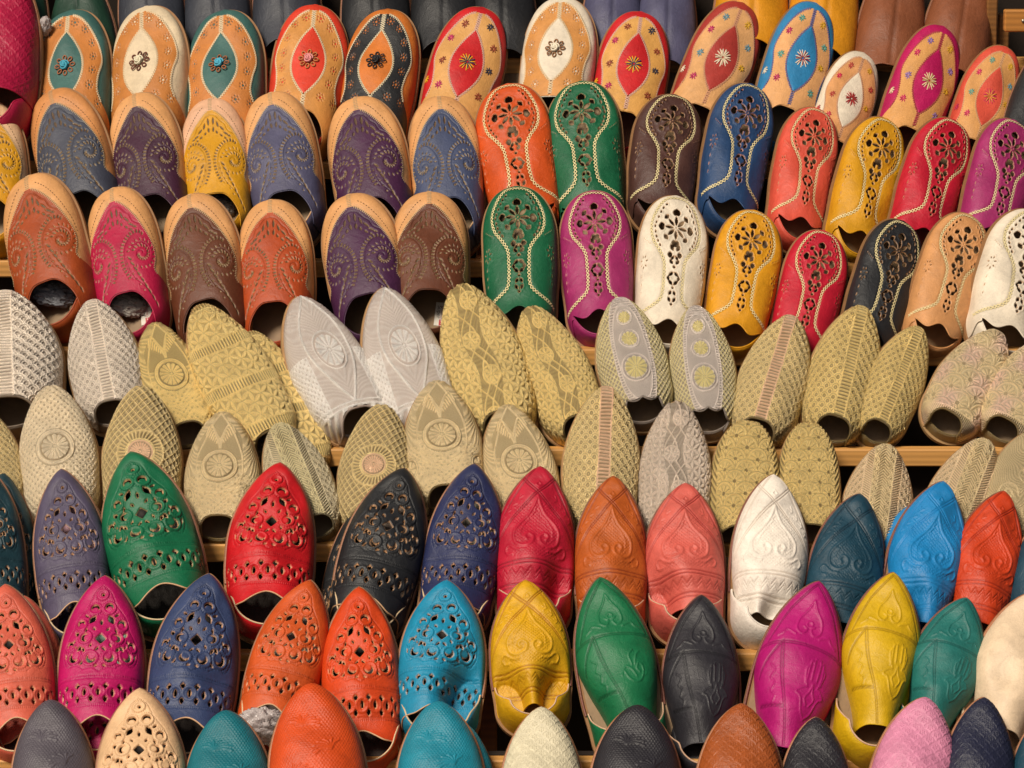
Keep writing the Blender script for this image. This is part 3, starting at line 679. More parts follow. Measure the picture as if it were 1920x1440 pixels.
def build(sty, pat, skew, dents, seed, edge, extras):
    key = (sty, pat, skew, dents, seed, edge, extras)
    if key in CACHE: return CACHE[key]
    sh = shape_for(sty, skew, dents, seed, edge); parts = []    # (name, mesh, slot, kind, parent index)
    add = lambda *a: (parts.append(a), len(parts) - 1)[1]
    c = STY[sty]
    add('sole', sole_mesh(sh, .055, -.13, 0, 'sole'), 'sole', None, None)
    add('insole', sole_mesh(sh, -.07, .012, .03, 'insole'), 'insole', None, None)
    tq = c['L'] - 1.55
    hqs = {'paisley': .80, 'stitched': .66, 'tear': .7, 'gold': .36, 'goldround': .4, 'plain': .7, 'perf': .72}.get(sty, .98)
    qm, rim = quarter_mesh(sh, tq, lambda t: hqs * (.12 + .88 * float(sst(t, tq, tq + .95))) * (1 - (.22 if c['toe'] == 'r' else 0) * math.exp(-((t - c['L'] + .85) / .4) ** 2)))
    add('heel_counter', qm, 'side', None, None)
    V, Fc = tube(rim, .022, 6); add('rim_piping', mk_mesh('rim_piping', V, Fc), 'pipe', None, None)
    if sty == 'paisley':
        add('toe_band', upper_mesh(sh, lambda X, T: dict(h=X * 0, cut=hard(A_bound(T) - .10 - np.abs(X), .05) * (T > .7), line=X * 0), 70, 90, holes=False, name='toe_band'), 'band', None, None)  # cut mask covers the lining under the vamp, darkened as shade in the slits
        i = add('vamp', upper_mesh(sh, pat_paisley, *c['g'], .028, .54, A_bound, name='vamp'), 'main', None, None)
        pth = [(float(A_bound(np.array(t))) if t < 2.75 else 1.3, t) for t in (.55, .62, .75, .95, 1.2, 1.5, 1.8, 2.1, 2.35, 2.55, 2.68)]
        add('seam_stitching', stitches(sh, pth, 'bar', .05, .034, .008, off=.028), 'thread', 'stuff', None)
        add('band_stitching', stitches(sh, [(x * 1.0 + .12, max(.05, t - .16)) for x, t in pth[:-3]], 'run', .085, .0, .008, off=.0), 'dark', 'stuff', None)
        add('centre_stitching', stitches(sh, [(.03, .05), (.03, .28), (.03, .56)], 'bar', .05, .03, .008, off=.004), 'thread', 'stuff', None)
    elif sty == 'stitched':
        add('vamp', upper_mesh(sh, pat_stitched, *c['g']), 'main', None, None)
        add('cross_stitching', stitches(sh, BPATH, 'x', .098, .046, .0095, off=-.008), 'thread', 'stuff', None)
    elif sty == 'tear':
        add('toe_band', upper_mesh(sh, None, 48, 60, name='toe_band'), 'band', None, None)
        ring = extras == 'rosette'
        add('vamp', upper_mesh(sh, lambda X, T: pat_tear_mid(X, T, ring), *c['g'], .022, .31, T_bound, name='vamp'), 'main', None, None)
        ti = add('teardrop_inset', tear_mesh(sh), 'inset', None, None)
        u = np.linspace(.0, 1, 12); tp = [(float(tear_half(k)) + .02, .80 + 1.85 * k) for k in u]
        add('inset_stitching', stitches(sh, tp, 'zig', .06, .035, .009, off=.03), 'thread', 'stuff', None)
        pth = [(float(T_bound(np.array(t))), t) for t in (.32, .4, .55, .8, 1.2, 1.6, 2.0, 2.4, 2.7)]
        add('seam_stitching', stitches(sh, pth, 'zig', .06, .035, .009, off=.022), 'thread', 'stuff', None)
        add('centre_stitching', stitches(sh, [(.02, .32), (.02, .5), (.02, .8)], 'zig', .06, .04, .009, off=.022), 'thread', 'stuff', None)
        add('lower_stitching', stitches(sh, [(.02, 2.66), (.02, 2.8), (.02, 3.0)], 'zig', .06, .04, .009, off=.022), 'thread', 'stuff', None)
        cc = sh.on(np.array([0.0]), np.array([1.72]), .06)[0]; nn = sh.N(np.array([0.0]), np.array([1.72]))[0]
        ex = np.array([1.0, 0, 0]); ey = np.cross(nn, ex)
        if ring:
            # knot of wound thread
            k = []; 
            for a in np.linspace(0, 2 * PI * 9, 150): k.append(cc + nn * (.05 + .035 * math.sin(a * .77)) + (.085 + .03 * math.cos(a * .77)) * (ex * math.cos(a * .31 * 3) + ey * math.sin(a * .31 * 3)) * (.6 + .4 * math.cos(a * .5)))
            V, Fc = tube(np.array(k), .020, 5)
            ri = add('rosette', mk_mesh('rosette', V, Fc), 'knot', None, None)
            for j in range(8):
                a = j * PI / 4; d = ex * math.cos(a) + ey * math.sin(a); e2 = np.cross(nn, d)
                add('petal_loop', ring_mesh(cc + d * .20 + nn * .015, d, e2, nn, .062, .045, .016), 'loop', None, ri)
        else:
            add('embroidered_star', star_mesh(sh, 0, 1.72, .24, 16, .05, .011, 1), 'starA', None, None)
            add('embroidered_star', star_mesh(sh, 0, 1.72, .21, 9, .058, .012, 5), 'starB', None, None)
            for j, (x, t) in enumerate([(-.34, .66), (.36, .62), (-.66, 1.1), (.62, 1.15), (-.72, 1.75), (.66, 1.75), (-.62, 2.4), (.55, 2.5)]):
                add('embroidered_star', star_mesh(sh, x, t, .11, 8, .028, .012, j), 'st%d' % (j % 4), None, None)
            add('embroidered_star', star_mesh(sh, -1.22, 2.2, .11, 8, .01, .011, 9), 'starA', None, None)
    else:
        f = {'perf': pat_perf, 'emboss': pat_emboss, 'hamsa': pat_hamsa, 'meshy': pat_mesh, 'scaly': pat_scale_emb, 'smooth': pat_smooth, 'plain': pat_plain}.get(sty)
        if pat == 'bird': f = lambda X, T: pat_hamsa(X, T, True)
        if sty in ('gold', 'goldround'): f = lambda X, T: pat_gold(pat, X, T, sh.w(T))
        big = sty not in ('smooth', 'plain')
        add('vamp', upper_mesh(sh, f, *c['g']), 'main', None, None)
        P = sh.outline(0, 46, .012); sel = P[(P[:, 1] > sh.L - 3.4)]; 
        # welt: rolled edge stitched round the toe, sides in order right -> left
        rt = sel[sel[:, 0] >= 0]; lf = sel[sel[:, 0] < 0]; rt = rt[np.argsort(rt[:, 1])]; lf = lf[np.argsort(-lf[:, 1])]
        o = np.concatenate([rt, lf]); pts = np.c_[o, np.full(len(o), .015)]
        V, Fc = tube(pts, .034, 6); add('toe_welt', mk_mesh('toe_welt', V, Fc), 'welt', None, None)
    q = np.linspace(-.97, .97, 70); te = sh.tend(q); pe = sh.P(q, te) + np.array([0, 0, -.01])
    V, Fc = tube(pe, .020 if sty not in ('gold', 'goldround') else .034, 6); add('opening_binding', mk_mesh('opening_binding', V, Fc), 'bind', None, None)
    CACHE[key] = (sh, parts); return CACHE[key]

# ------------------------------------------------------------------ placing: fit a slipper to its toe, opening and width as measured
def frame(al, ro):
    r = np.array([1, 0, 0.]); a = np.array([0, math.cos(TAU), math.sin(TAU)]); n = np.array([0, math.sin(TAU), -math.cos(TAU)])
    el = math.sin(al) * r + math.cos(al) * a; ew = math.cos(al) * r - math.sin(al) * a
    en = math.cos(ro) * n + math.sin(ro) * ew; ew2 = math.cos(ro) * ew - math.sin(ro) * n
    return ew2, el, en, r, a, n
def solve(sh, row, tip, base, wid, roll, dn):
    yp, D = ROW[row]; p0 = np.array([0, (720 - yp) / F * D, D])
    tipL = np.array([float(sh.bend(.02)), sh.L - .02, .06]); te = float(sh.tend(np.array(0.0))); baseL = sh.P(0.0, te)
    sil = []   # widest part
    for q in np.linspace(-1, 1, 25):
        for t in (1.6, 2.0, 2.4, 2.8): sil.append(sh.P(q, t))
    sil = np.array(sil)
    def proj(P): return np.array([960 + F * P[..., 0] / P[..., 2], 720 - F * P[..., 1] / P[..., 2]]).T
    def res(x):
        ox, oy, al, hw, sy = x; ew, el, en, r, a, n = frame(al, roll)
        O = p0 + r * ox + a * oy + n * dn
        f = lambda L: O + hw * (L[..., 0:1] * ew + sy * L[..., 1:2] * el + L[..., 2:3] * en)
        tp = proj(f(tipL[None]))[0]; bp = proj(f(baseL[None]))[0]; s_ = proj(f(sil))
        ax = (tp - bp) / (np.linalg.norm(tp - bp) + 1e-6); side = s_ @ np.array([-ax[1], ax[0]])
        return np.array([tp[0] - tip[0], tp[1] - tip[1], bp[0] - base[0], bp[1] - base[1], (side.max() - side.min()) - wid])
    x = np.array([(base[0] - 960) / F * D, 0.0, math.atan2(tip[0] - base[0], base[1] - tip[1]), wid / 2 / F * D, 1.0])
    for _ in range(14):
        r0 = res(x); J = np.zeros((5, 5))
        for i in range(5):
            e = np.zeros(5); e[i] = 1e-4; J[:, i] = (res(x + e) - r0) / 1e-4
        x = x - np.linalg.lstsq(J, r0, rcond=None)[0]
    return x, p0

def c2w(v): return R_ * float(v[0]) + U_ * float(v[1]) + FW * float(v[2])

NSL = 0
def place(row, sty, tip, base, wid, roll, mats, label, group, pat=None, skew=0, dents=(), seed=0, edge=None, extras=None, dn=0.0, cat='slipper', partlabels=None):
    global NSL; NSL += 1
    sh, parts = build(sty, pat, skew, dents, seed, edge, extras)
    x, p0 = solve(sh, row, tip, base, wid, math.radians(roll), dn); ox, oy, al, hw, sy = x
    ew, el, en, r, a, n = frame(al, math.radians(roll)); O = p0 + r * ox + a * oy + n * dn
    M = Matrix.Identity(4)
    for k, (v, s_) in enumerate(((ew, hw), (el, hw * sy), (en, hw))):
        wv = c2w(v) * s_
        for j in range(3): M[j][k] = wv[j]
    loc = CAM + c2w(O)
    for j in range(3): M[j][3] = loc[j]
    e = bpy.data.objects.new('slipper', None); COL.objects.link(e); e.matrix_world = M; e.empty_display_size = .02
    e['label'] = label; e['category'] = cat; e['group'] = group
    obs = []
    for (nm, me, slot, kind, par) in parts:
        o = bpy.data.objects.new(nm, me); COL.objects.link(o); o.parent = e if par is None else obs[par]
        o.material_slots[0].link = 'OBJECT'; o.material_slots[0].material = mats.get(slot) or mats['main']
        if kind: o['kind'] = kind
        obs.append(o)
    e['hw'] = float(hw); e['sy'] = float(sy)
    return e, sh, obs

# ------------------------------------------------------------------ the rack
def obj(name, me, mat, parent=None, kind=None):
    o = bpy.data.objects.new(name, me); COL.objects.link(o); o.material_slots[0].link = 'OBJECT'; o.material_slots[0].material = mat
    if parent is not None: o.parent = parent
    if kind: o['kind'] = kind
    return o
def tag(o, label, cat, group=None):
    o['label'] = label; o['category'] = cat
    if group: o['group'] = group
    return o
def bevel_box(sz, b=.002):
    hx, hy, hz = [s / 2 for s in sz]; V = []; idx = {}
    m = MB()
    # chamfered box: 24 vertices
    pts = []
    for sx in (-1, 1):
        for sy in (-1, 1):
            for sz_ in (-1, 1):
                pts += [(sx * hx, sy * (hy - b), sz_ * (hz - b)), (sx * (hx - b), sy * hy, sz_ * (hz - b)), (sx * (hx - b), sy * (hy - b), sz_ * hz)]
    import bmesh
    bm = bmesh.new(); vs = [bm.verts.new(p) for p in pts]; r = bmesh.ops.convex_hull(bm, input=vs)
    bmesh.ops.dissolve_limit(bm, angle_limit=.02, verts=bm.verts, edges=bm.edges)
    me = bpy.data.meshes.new('board'); bm.to_mesh(me); bm.free(); me.materials.append(None); return me
rack = bpy.data.objects.new('display_rack', None); COL.objects.link(rack)
tag(rack, 'stepped pine display rack of slats and posts carrying all the slippers', 'rack')
Yslat = lambda k: px2w(960, ROW[k][0], ROW[k][1])
slat_me = bevel_box((2.1, .022, .024)); 
for k in range(9):
    p = Yslat(k); o = obj('slat', slat_me, wood('#d29a55'), rack)
    o.location = (random.uniform(-.02, .02), p.y - .010, p.z - .013)
# sloping rails under the slats carry them; posts behind
p0_, p8_ = Yslat(0), Yslat(8)
for x in (-.98, -.03, .62, .98):
    a = Vector((x, p8_.y - .1, p8_.z - .125)); b = Vector((x, p0_.y + .25, p0_.z - .005)); d = b - a
    o = obj('rail', bevel_box((.022, d.length, .05)), wood('#8f5a26'), rack); o.location = (a + b) / 2 - Vector((0, 0, .025)); o.rotation_euler = (math.atan2(d.z, math.hypot(d.x, d.y)), 0, 0)
def post(px, ytop, ybot, k, dy=.03, wd=.016):
    p = px2w(px, ytop, ROW[k][1]); q = px2w(px, ybot, ROW[k][1]); h = abs(p.z - q.z)
    o = obj('post', bevel_box((wd, .018, h)), wood('#8a5c2e'), rack); o.location = (p.x, Yslat(k).y + dy, (p.z + q.z) / 2); return o
post(903, 450, 660, 2, .040); post(1862, -40, 260, 0, .03); post(1888, 30, 200, 0, .05)
# bracket blocks with a screw each
def bracket(px, py, k, sz, dy):
    p = px2w(px, py, ROW[k][1]); b = obj('bracket', bevel_box(sz), wood('#b67a38'), rack); b.location = (p.x, Yslat(k).y + dy, p.z)
    m = MB(); th = np.linspace(0, 2 * PI, 12, endpoint=False)
    V = [(.0028 * math.cos(a), -sz[1] / 2 - .001, .0028 * math.sin(a)) for a in th] + [(.0035 * math.cos(a), -sz[1] / 2 + .002, .0035 * math.sin(a)) for a in th]
    m.add(V, [tuple(range(12))] + [(i, i + 12, (i + 1) % 12 + 12, (i + 1) % 12) for i in range(12)])
    s_ = obj('screw', m.mesh('screw'), plain('#8c8578', .35, .9), b)
bracket(905, 500, 2, (.020, .016, .026), .012); bracket(1905, 28, 0, (.055, .02, .032), -.06)
# added dark boards and dark back wall stand for shade behind the slippers; ground
dark = plain('#241a12', .9)
for k in range(9):
    p = Yslat(k); o = obj('shade_board', bevel_box((2.1, .012, .16)), dark, rack); o.location = (0, p.y + .175, p.z + .0)
wall = obj('back_wall', bevel_box((3.2, .04, 3.0)), plain('#2a211a', .95)); wall.location = (0, p0_.y + .62, 1.5); wall['kind'] = 'structure'
gm = MB(); gm.add([(-12, -8, 0), (12, -8, 0), (12, 14, 0), (-12, 14, 0)], [(0, 1, 2, 3)])
ground = obj('ground', gm.mesh('ground'), plain('#8a7a66', .95, scale=8.0)); ground['kind'] = 'structure'

# ------------------------------------------------------------------ colours by name
C = dict(teal='#3a625d', cream='#d8c4a4', scarlet='#d23a22', black='#1c1d20', red='#c01c20', brick='#a2332a', azure='#2a7cae', magenta='#b00d54', coral='#cf4e3a',
    slate='#3e414f', plum='#3c182f', mustard='#c98f0c', dusk='#4c4b66', purple='#411a3d', blueslate='#3f4866', orange='#c64c12', green='#0b5a38', brown='#4a2d26', navyblue='#1d3d66',
    crimson='#b60f2a', orchid='#98245f', white='#dccfba', rust='#9a4113', raspberry='#a80c3c', chestnut='#5f311a', tan='#c98f5a', amber='#d0900f',
    dkteal='#12333c', greyviolet='#50485f', emerald='#04633f', truered='#c00c17', navy='#232a52', carmine='#b3102f', ochre='#b25518', salmon='#c85a4e', ivory='#e6dccf',
    petrol='#133c4e', skyblue='#137cba', vermilion='#c23a0e', pinkcoral='#cc5c46', fuchsia='#b3005a', denim='#303e64', burnt='#c65018', tangerine='#cc400a', turquoise='#0f86ab', yellow='#cf9c06',
    leaf='#0f6b41', charcoal='#26242a', hotmagenta='#ab0669', lemon='#c9a203', seagreen='#1d6a64', beige='#dcc3a4', grey='#524c54', sand='#dfb68a', deepteal='#0a6a76', rose='#d285a4', offwhite='#d6ccae', bottle='#123526', greyblue='#33363f', sienna='#75401f', gold_ochre='#d08a10', ink='#1d2038', umber='#80492c')
TAN = '#d39a62'; TANO = '#c5803f'
def mats_for(sty, col, o):
    c = C.get(col, col) if isinstance(col, str) else '#9a8038'
    band = o.get('band'); d = dict(main=leather(c), side=leather(c), pipe=leather(o.get('pipe', c), rough=.5), sole=plain('#8d6640', .7), insole=plain(o.get('ins', '#8d7355'), .6, bump=.2), bind=leather(c), thread=plain('#c9b48a', .75, bump=.2), dark=plain('#5b3c22', .8), welt=leather(o.get('welt', '#8a5a42')))
    if sty == 'paisley':
        d['band'] = leather(band or TAN, raw='#2c2018', rough=.5); d['thread'] = plain(o.get('thr', '#b9a27c'), .75, bump=.2); d['main'] = leather(c, raw='#8f7852'); d['pipe'] = leather('#c9a27a') if o.get('pp') else leather(c)  # band raw: dark lining tone standing in for shade inside the slits
    if sty == 'stitched':
        d['main'] = leather(c, raw=o.get('raw', '#a87f58')); d['thread'] = plain('#e0d09c', .7, bump=.2); d['ins'] = plain('#8a6b50'); d['bind'] = leather(c)
    if sty == 'tear':
        d['band'] = leather(c); d['main'] = leather(o.get('mid', TANO), raw='#7a4a26'); d['inset'] = leather(o.get('tear', c)); d['side'] = leather(c if c != C['black'] else '#c07030'); d['bind'] = leather(o.get('mid', TANO)) if not o.get('bindc') else leather(c)
        d['thread'] = plain(o.get('thr', '#d8c3a0'), .7, bump=.2); d['loop'] = leather(o.get('loop', '#8a5230')); d['knot'] = plain(o.get('knot', '#d8ccb0'), .6, bump=.2)
        sa, sb = o.get('star', ('#d9a51c', '#2a2c50')); d['starA'] = plain(sa, .6); d['starB'] = plain(sb, .6)
        for i, h in enumerate(o.get('st', ['#8a3b22', '#262a3c', '#b01459', '#8a3b22'])): d['st%d' % i] = plain(h, .6)
    if sty == 'perf':
        d['main'] = leather(c, raw='#c89a70'); d['bind'] = leather('#caa079' if o.get('lite', 1) else c); d['pipe'] = leather('#d8bd96'); d['welt'] = leather(o.get('welt', '#9a6a50')); d['insole'] = plain(o.get('ins', '#3a2e28'), .6)
    if sty in ('emboss', 'hamsa'):
        d['main'] = leather(c, line=o.get('line')); d['pipe'] = leather('#d0a98c') if not o.get('dkp') else leather(c); d['welt'] = leather(o.get('welt', '#7a4638'))
    if sty in ('meshy', 'scaly', 'smooth'): d['welt'] = leather(o.get('welt', '#a8704f'))
    if sty in ('gold', 'goldround'):
        th, gr, ac = o['g']; gm_ = gold(th, gr, ac); d['main'] = gm_; d['side'] = gm_; d['bind'] = gm_; d['pipe'] = gold(th, gr); d['welt'] = plain('#a07b52', .7); d['insole'] = plain('#9a8266', .6); d['sole'] = plain('#9a7a50', .7)
    return d
GOLD = ('#fee29a', '#6c5722', None); GOLD2 = ('#fde4a8', '#78643a', '#f2ccaa'); SILV = ('#fff2e2', '#8c7c6a', '#fff0de'); SILG = ('#feeccc', '#86704a', '#fbe0c4'); SILC = ('#fbeee4', '#8a7d72', '#e6d898')
PALE = ('#fffaf4', '#b3a094', None); CHAMP = ('#fee7b8', '#7e683a', '#f6d6c0'); PEWT = ('#f2e0ce', '#786a58', None); DUO = ('#f6e8ba', '#776a48', '#dccec0')

# style words, row words
SW = dict(paisley='slipper with paisley vamp and tan toe band', stitched='slipper with flower cut-outs and cross-stitching', rosette='slipper with teardrop inset and thread rosette', star='slipper with teardrop inset and embroidered stars',
    perf='pointed slipper with openwork scrolls', emboss='pointed slipper embossed with a heart', hamsa='pointed slipper embossed with a hand', bird='pointed slipper embossed with a bird', meshy='pointed slipper of mesh-textured leather', scaly='pointed slipper stamped with flowered scales', smooth='plain smooth pointed slipper', plain='plain leather slipper with a centre seam',
    scale='embroidered slipper with scales and ladder stripe', medal='embroidered slipper with wheel medallion on scales', palm='embroidered slipper with palm fronds over a wheel', lattice='embroidered slipper with sun medallion on lattice', bands='embroidered slipper with crosswise bands of stars', cube='embroidered slipper with star grid and flower vine', leaf='embroidered slipper with long leaf veins', oval='embroidered slipper with three flowers and scalloped edge', fan='embroidered slipper with large flower fans', shell='round-toed embroidered slipper with stacked shell fans', rows='embroidered slipper with slanting rows of rings', swirl='embroidered slipper with big swirls')
RW = {-1: 'above the top row', 0: 'in the top row', 1: 'in the second row', 2: 'in the third row', 3: 'in the upper gold row', 4: 'in the lower gold row', 5: 'in the sixth row', 6: 'in the seventh row', 7: 'in the bottom row'}
T = []
def add(seq, row, sty, tip, base, wid, roll, col, name, **o): T.append(dict(seq=seq, row=0 if seq == -1 else row + 1, sty=sty, tip=tip, base=base, wid=wid, roll=roll, col=col, name=name, o=o))

# --- hanging behind, at the top (only their lower ends show)
for nm, x, bx, y, w_, c in (('dark green', 30, 35, 55, 100, 'bottle'), ('bottle green', 145, 148, 120, 135, 'bottle'), ('left of three slate', 275, 280, 35, 125, 'greyblue'), ('middle of three slate', 400, 405, 40, 125, 'greyblue'), ('right of three slate', 530, 535, 40, 130, 'greyblue'),
    ('left of three black', 700, 702, 40, 130, 'black'), ('middle of three black', 830, 832, 45, 130, 'black'), ('right of three black', 940, 945, 60, 125, 'black'), ('left indigo', 1150, 1148, 75, 115, 'dusk'), ('right indigo', 1255, 1250, 80, 115, 'dusk'),
    ('left ochre yellow', 1420, 1410, 40, 140, 'gold_ochre'), ('right ochre yellow', 1560, 1545, 55, 135, 'gold_ochre'), ('left brown', 1690, 1668, 90, 130, 'umber'), ('right brown', 1820, 1790, 95, 130, 'umber')):
    add(-1, 0, 'plain', (x, y - 175), (bx, y + 30), w_, (x - 960) / 960 * 8, c, nm)
# --- top row
Rr = lambda x, a=14: (x - 700) / 900 * a
add(0, 0, 'scaly', (0, -75), (-30, 165), 160, -8, 'raspberry', 'raspberry', dn=.03)
for nm, tip, base, w_, r, c, o in (
    ('left teal', (135, 22), (122, 215), 150, -6, 'teal', dict(ex='rosette', mid='#c07838', knot='#3f9ab0', loop='#9a5a34')),
    ('cream and tan', (275, 15), (258, 210), 148, -10, 'cream', dict(ex='rosette', mid='#bd7838', knot='#d8cfb4', loop='#6a3320')),
    ('right teal', (422, 22), (408, 215), 148, -6, 'teal', dict(ex='rosette', mid='#c07838', knot='#4aa6c0', loop='#9a5a34')),
    ('orange red', (592, 12), (565, 205), 142, 2, 'scarlet', dict(ex='rosette', mid='#c98a45', knot='#d88a8a', loop='#b87840')),
    ('black and orange', (728, 20), (690, 205), 140, -4, '#c06c28', dict(ex='rosette', mid='#1d1e20', tear='#c87028', knot='#1a1a1e', loop='#1a1a1e', thr='#c9bda0')),
    ('broad red', (905, 17), (850, 210), 138, 4, 'red', dict(ex='star', mid='#d09a58', thr='#c9a090')),
    ('white and tan', (1055, -2), (1030, 180), 140, -4, 'white', dict(ex='rosette', mid='#c98a48', knot='#e0d6c0', loop='#8a5a30', bindc=1)),
    ('narrow red', (1202, 25), (1172, 208), 134, 3, 'red', dict(ex='star', mid='#d09a50', thr='#c9a090')),
    ('brick red', (1392, 8), (1318, 198), 128, 8, 'brick', dict(ex='star', mid='#d39e66', star=('#ddd0b8', '#c8b090'), st=['#5f8a98', '#c99a20', '#b01459', '#5f8a98'], thr='#c08a6a')),
    ('sky blue', (1528, 8), (1478, 200), 124, 10, 'azure', dict(ex='star', mid='#d8a068', star=('#ddd0b8', '#8a2038'), st=['#4f9a90', '#c99a20', '#b01459', '#4f9a90'], thr='#5a5a8a')),
    ('small white', (1618, 101), (1572, 262), 108, 12, 'white', dict(ex='star', mid='#cf935c', star=('#b0202c', '#8a2a20'), st=['#a8322a', '#c99a20', '#c01848', '#a8322a'], thr='#c09070')),
    ('magenta', (1768, 52), (1712, 240), 122, 12, 'magenta', dict(ex='star', mid='#cf9656', star=('#ddc8a0', '#b08a50'), st=['#8a6aa8', '#c99a20', '#c01858', '#8a6aa8'], thr='#a03040')),
    ('coral', (1885, 90), (1832, 262), 108, 10, 'coral', dict(ex='star', mid='#cf9658', star=('#b0184c', '#d08a30'), st=['#6aa090', '#c99a20', '#c01858', '#5a90a0'], thr='#c99a70'))):
    o = dict(o); add(0, 0, 'tear', tip, base, w_, r, c, nm, **o)
add(0, 0, 'plain', (1965, 85), (1925, 260), 90, 10, 'black', 'black', dn=.02)
# --- second row
for nm, tip, base, w_, r, c, o in (
    ('yellow, half in frame,', (-35, 190), (-28, 372), 150, -4, 'mustard', dict(band='#d8b088')),
    ('slate grey', (98, 172), (140, 362), 145, -14, 'slate', dict(band='#c98850')),
    ('dark plum', (255, 178), (275, 366), 140, -10, 'plum', {}),
    ('yellow', (395, 187), (402, 362), 130, -4, 'mustard', dict(band='#dcab88')),
    ('dusky blue', (508, 176), (530, 358), 140, -6, 'dusk', dict(pp=1)),
    ('purple', (668, 185), (692, 372), 148, -8, 'purple', dict(pp=1)),
    ('blue slate', (823, 183), (840, 370), 135, -2, 'blueslate', dict(pp=1))):
    add(1, 1, 'paisley', tip, base, w_, r, c, nm, **o)
for nm, tip, base, w_, r, c, o in (
    ('orange', (952, 160), (984, 380), 145, -6, 'orange', dict()),
    ('green', (1090, 155), (1104, 374), 142, -4, 'green', dict()),
    ('dark brown', (1265, 180), (1246, 372), 130, 8, 'brown', dict()),
    ('navy blue', (1408, 160), (1378, 372), 125, 12, 'navyblue', dict(raw='#b07a62')),
    ('coral', (1532, 205), (1505, 406), 116, 13, 'coral', dict()),
    ('mustard', (1662, 225), (1618, 432), 120, 13, 'mustard', dict()),
    ('bright red', (1788, 227), (1738, 427), 122, 14, 'crimson', dict()),
    ('orchid purple', (1902, 228), (1868, 425), 124, 12, 'orchid', dict())):
    add(1, 1, 'stitched', tip, base, w_, r, c, nm, **o)
# --- third row
for nm, tip, base, w_, r, c, o in (
    ('rust orange', (55, 332), (82, 528), 155, -14, 'rust', dict(lab=None)),
    ('raspberry', (213, 355), (232, 548), 140, -9, 'raspberry', dict(num='37')),
    ('dark chestnut', (357, 367), (380, 562), 147, -10, 'chestnut', dict()),
    ('bright rust', (508, 377), (510, 565), 142, -6, '#a84214', dict(num='37')),
    ('purple', (655, 367), (682, 552), 150, -9, 'purple', dict(num='39')),
    ('chestnut', (805, 362), (805, 542), 145, 2, 'chestnut', dict(num='37'))):
    add(2, 2, 'paisley', tip, base, w_, r, c, nm, **o)
for nm, tip, base, w_, r, c, o in (
    ('green', (968, 352), (974, 572), 138, -6, 'green', dict()),
    ('orchid pink', (1112, 360), (1124, 578), 134, -4, 'orchid', dict()),
    ('ivory white', (1268, 370), (1256, 597), 132, 4, 'white', dict()),
    ('amber', (1415, 397), (1383, 606), 128, 5, 'amber', dict()),
    ('red', (1545, 435), (1502, 637), 122, 6, 'crimson', dict()),
    ('black', (1693, 417), (1644, 622), 124, 12, 'black', dict()),
    ('natural tan', (1818, 405), (1766, 607), 126, 12, 'tan', dict()),
    ('white, cut off by the frame,', (1945, 400), (1900, 610), 150, 14, 'white', dict())):
    add(2, 2, 'stitched', tip, base, w_, r, c, nm, **o)
# --- upper gold row
for nm, pat, tip, base, w_, r, gcol, o in (
    ('broad pale silver', 'scale', (8, 552), (10, 742), 205, 0, SILV, {}),
    ('pale silver', 'scale', (173, 566), (205, 750), 137, -4, SILV, {}),
    ('small gold', 'palm', (288, 608), (350, 790), 128, 4, GOLD, {}),
    ('large gold', 'bands', (372, 576), (506, 806), 146, 2, GOLD, dict(edge='bandy', dn=.02)),
    ('left whitish silver', 'leaf', (558, 560), (672, 762), 150, 8, PALE, dict()),
    ('right whitish silver', 'leaf', (718, 543), (795, 762), 150, 6, PALE, dict()),
    ('left gold', 'cube', (862, 537), (935, 770), 155, -8, GOLD, {}),
    ('right gold', 'cube', (992, 578), (1080, 778), 130, -6, GOLD, {}),
    ('left silver', 'oval', (1160, 562), (1205, 742), 132, 0, SILC, dict(edge='scallop')),
    ('right silver', 'oval', (1303, 577), (1328, 762), 124, 0, SILC, dict(edge='scallop')),
    ('left of three gold', 'scale', (1485, 595), (1425, 785), 132, -2, GOLD2, {}),
    ('middle of three gold', 'scale', (1615, 577), (1572, 780), 134, 10, GOLD, {}),
    ('narrow right of three gold', 'scale', (1722, 615), (1655, 790), 112, 14, GOLD, {}),
    ('gold and lilac', 'fan', (1872, 624), (1785, 772), 128, 6, CHAMP, {}),
    ('gold', 'fan', (1968, 640), (1890, 785), 128, 6, CHAMP, {})):
    add(3, 3, 'gold', tip, base, w_, r, gcol, nm, pat=pat, **o)
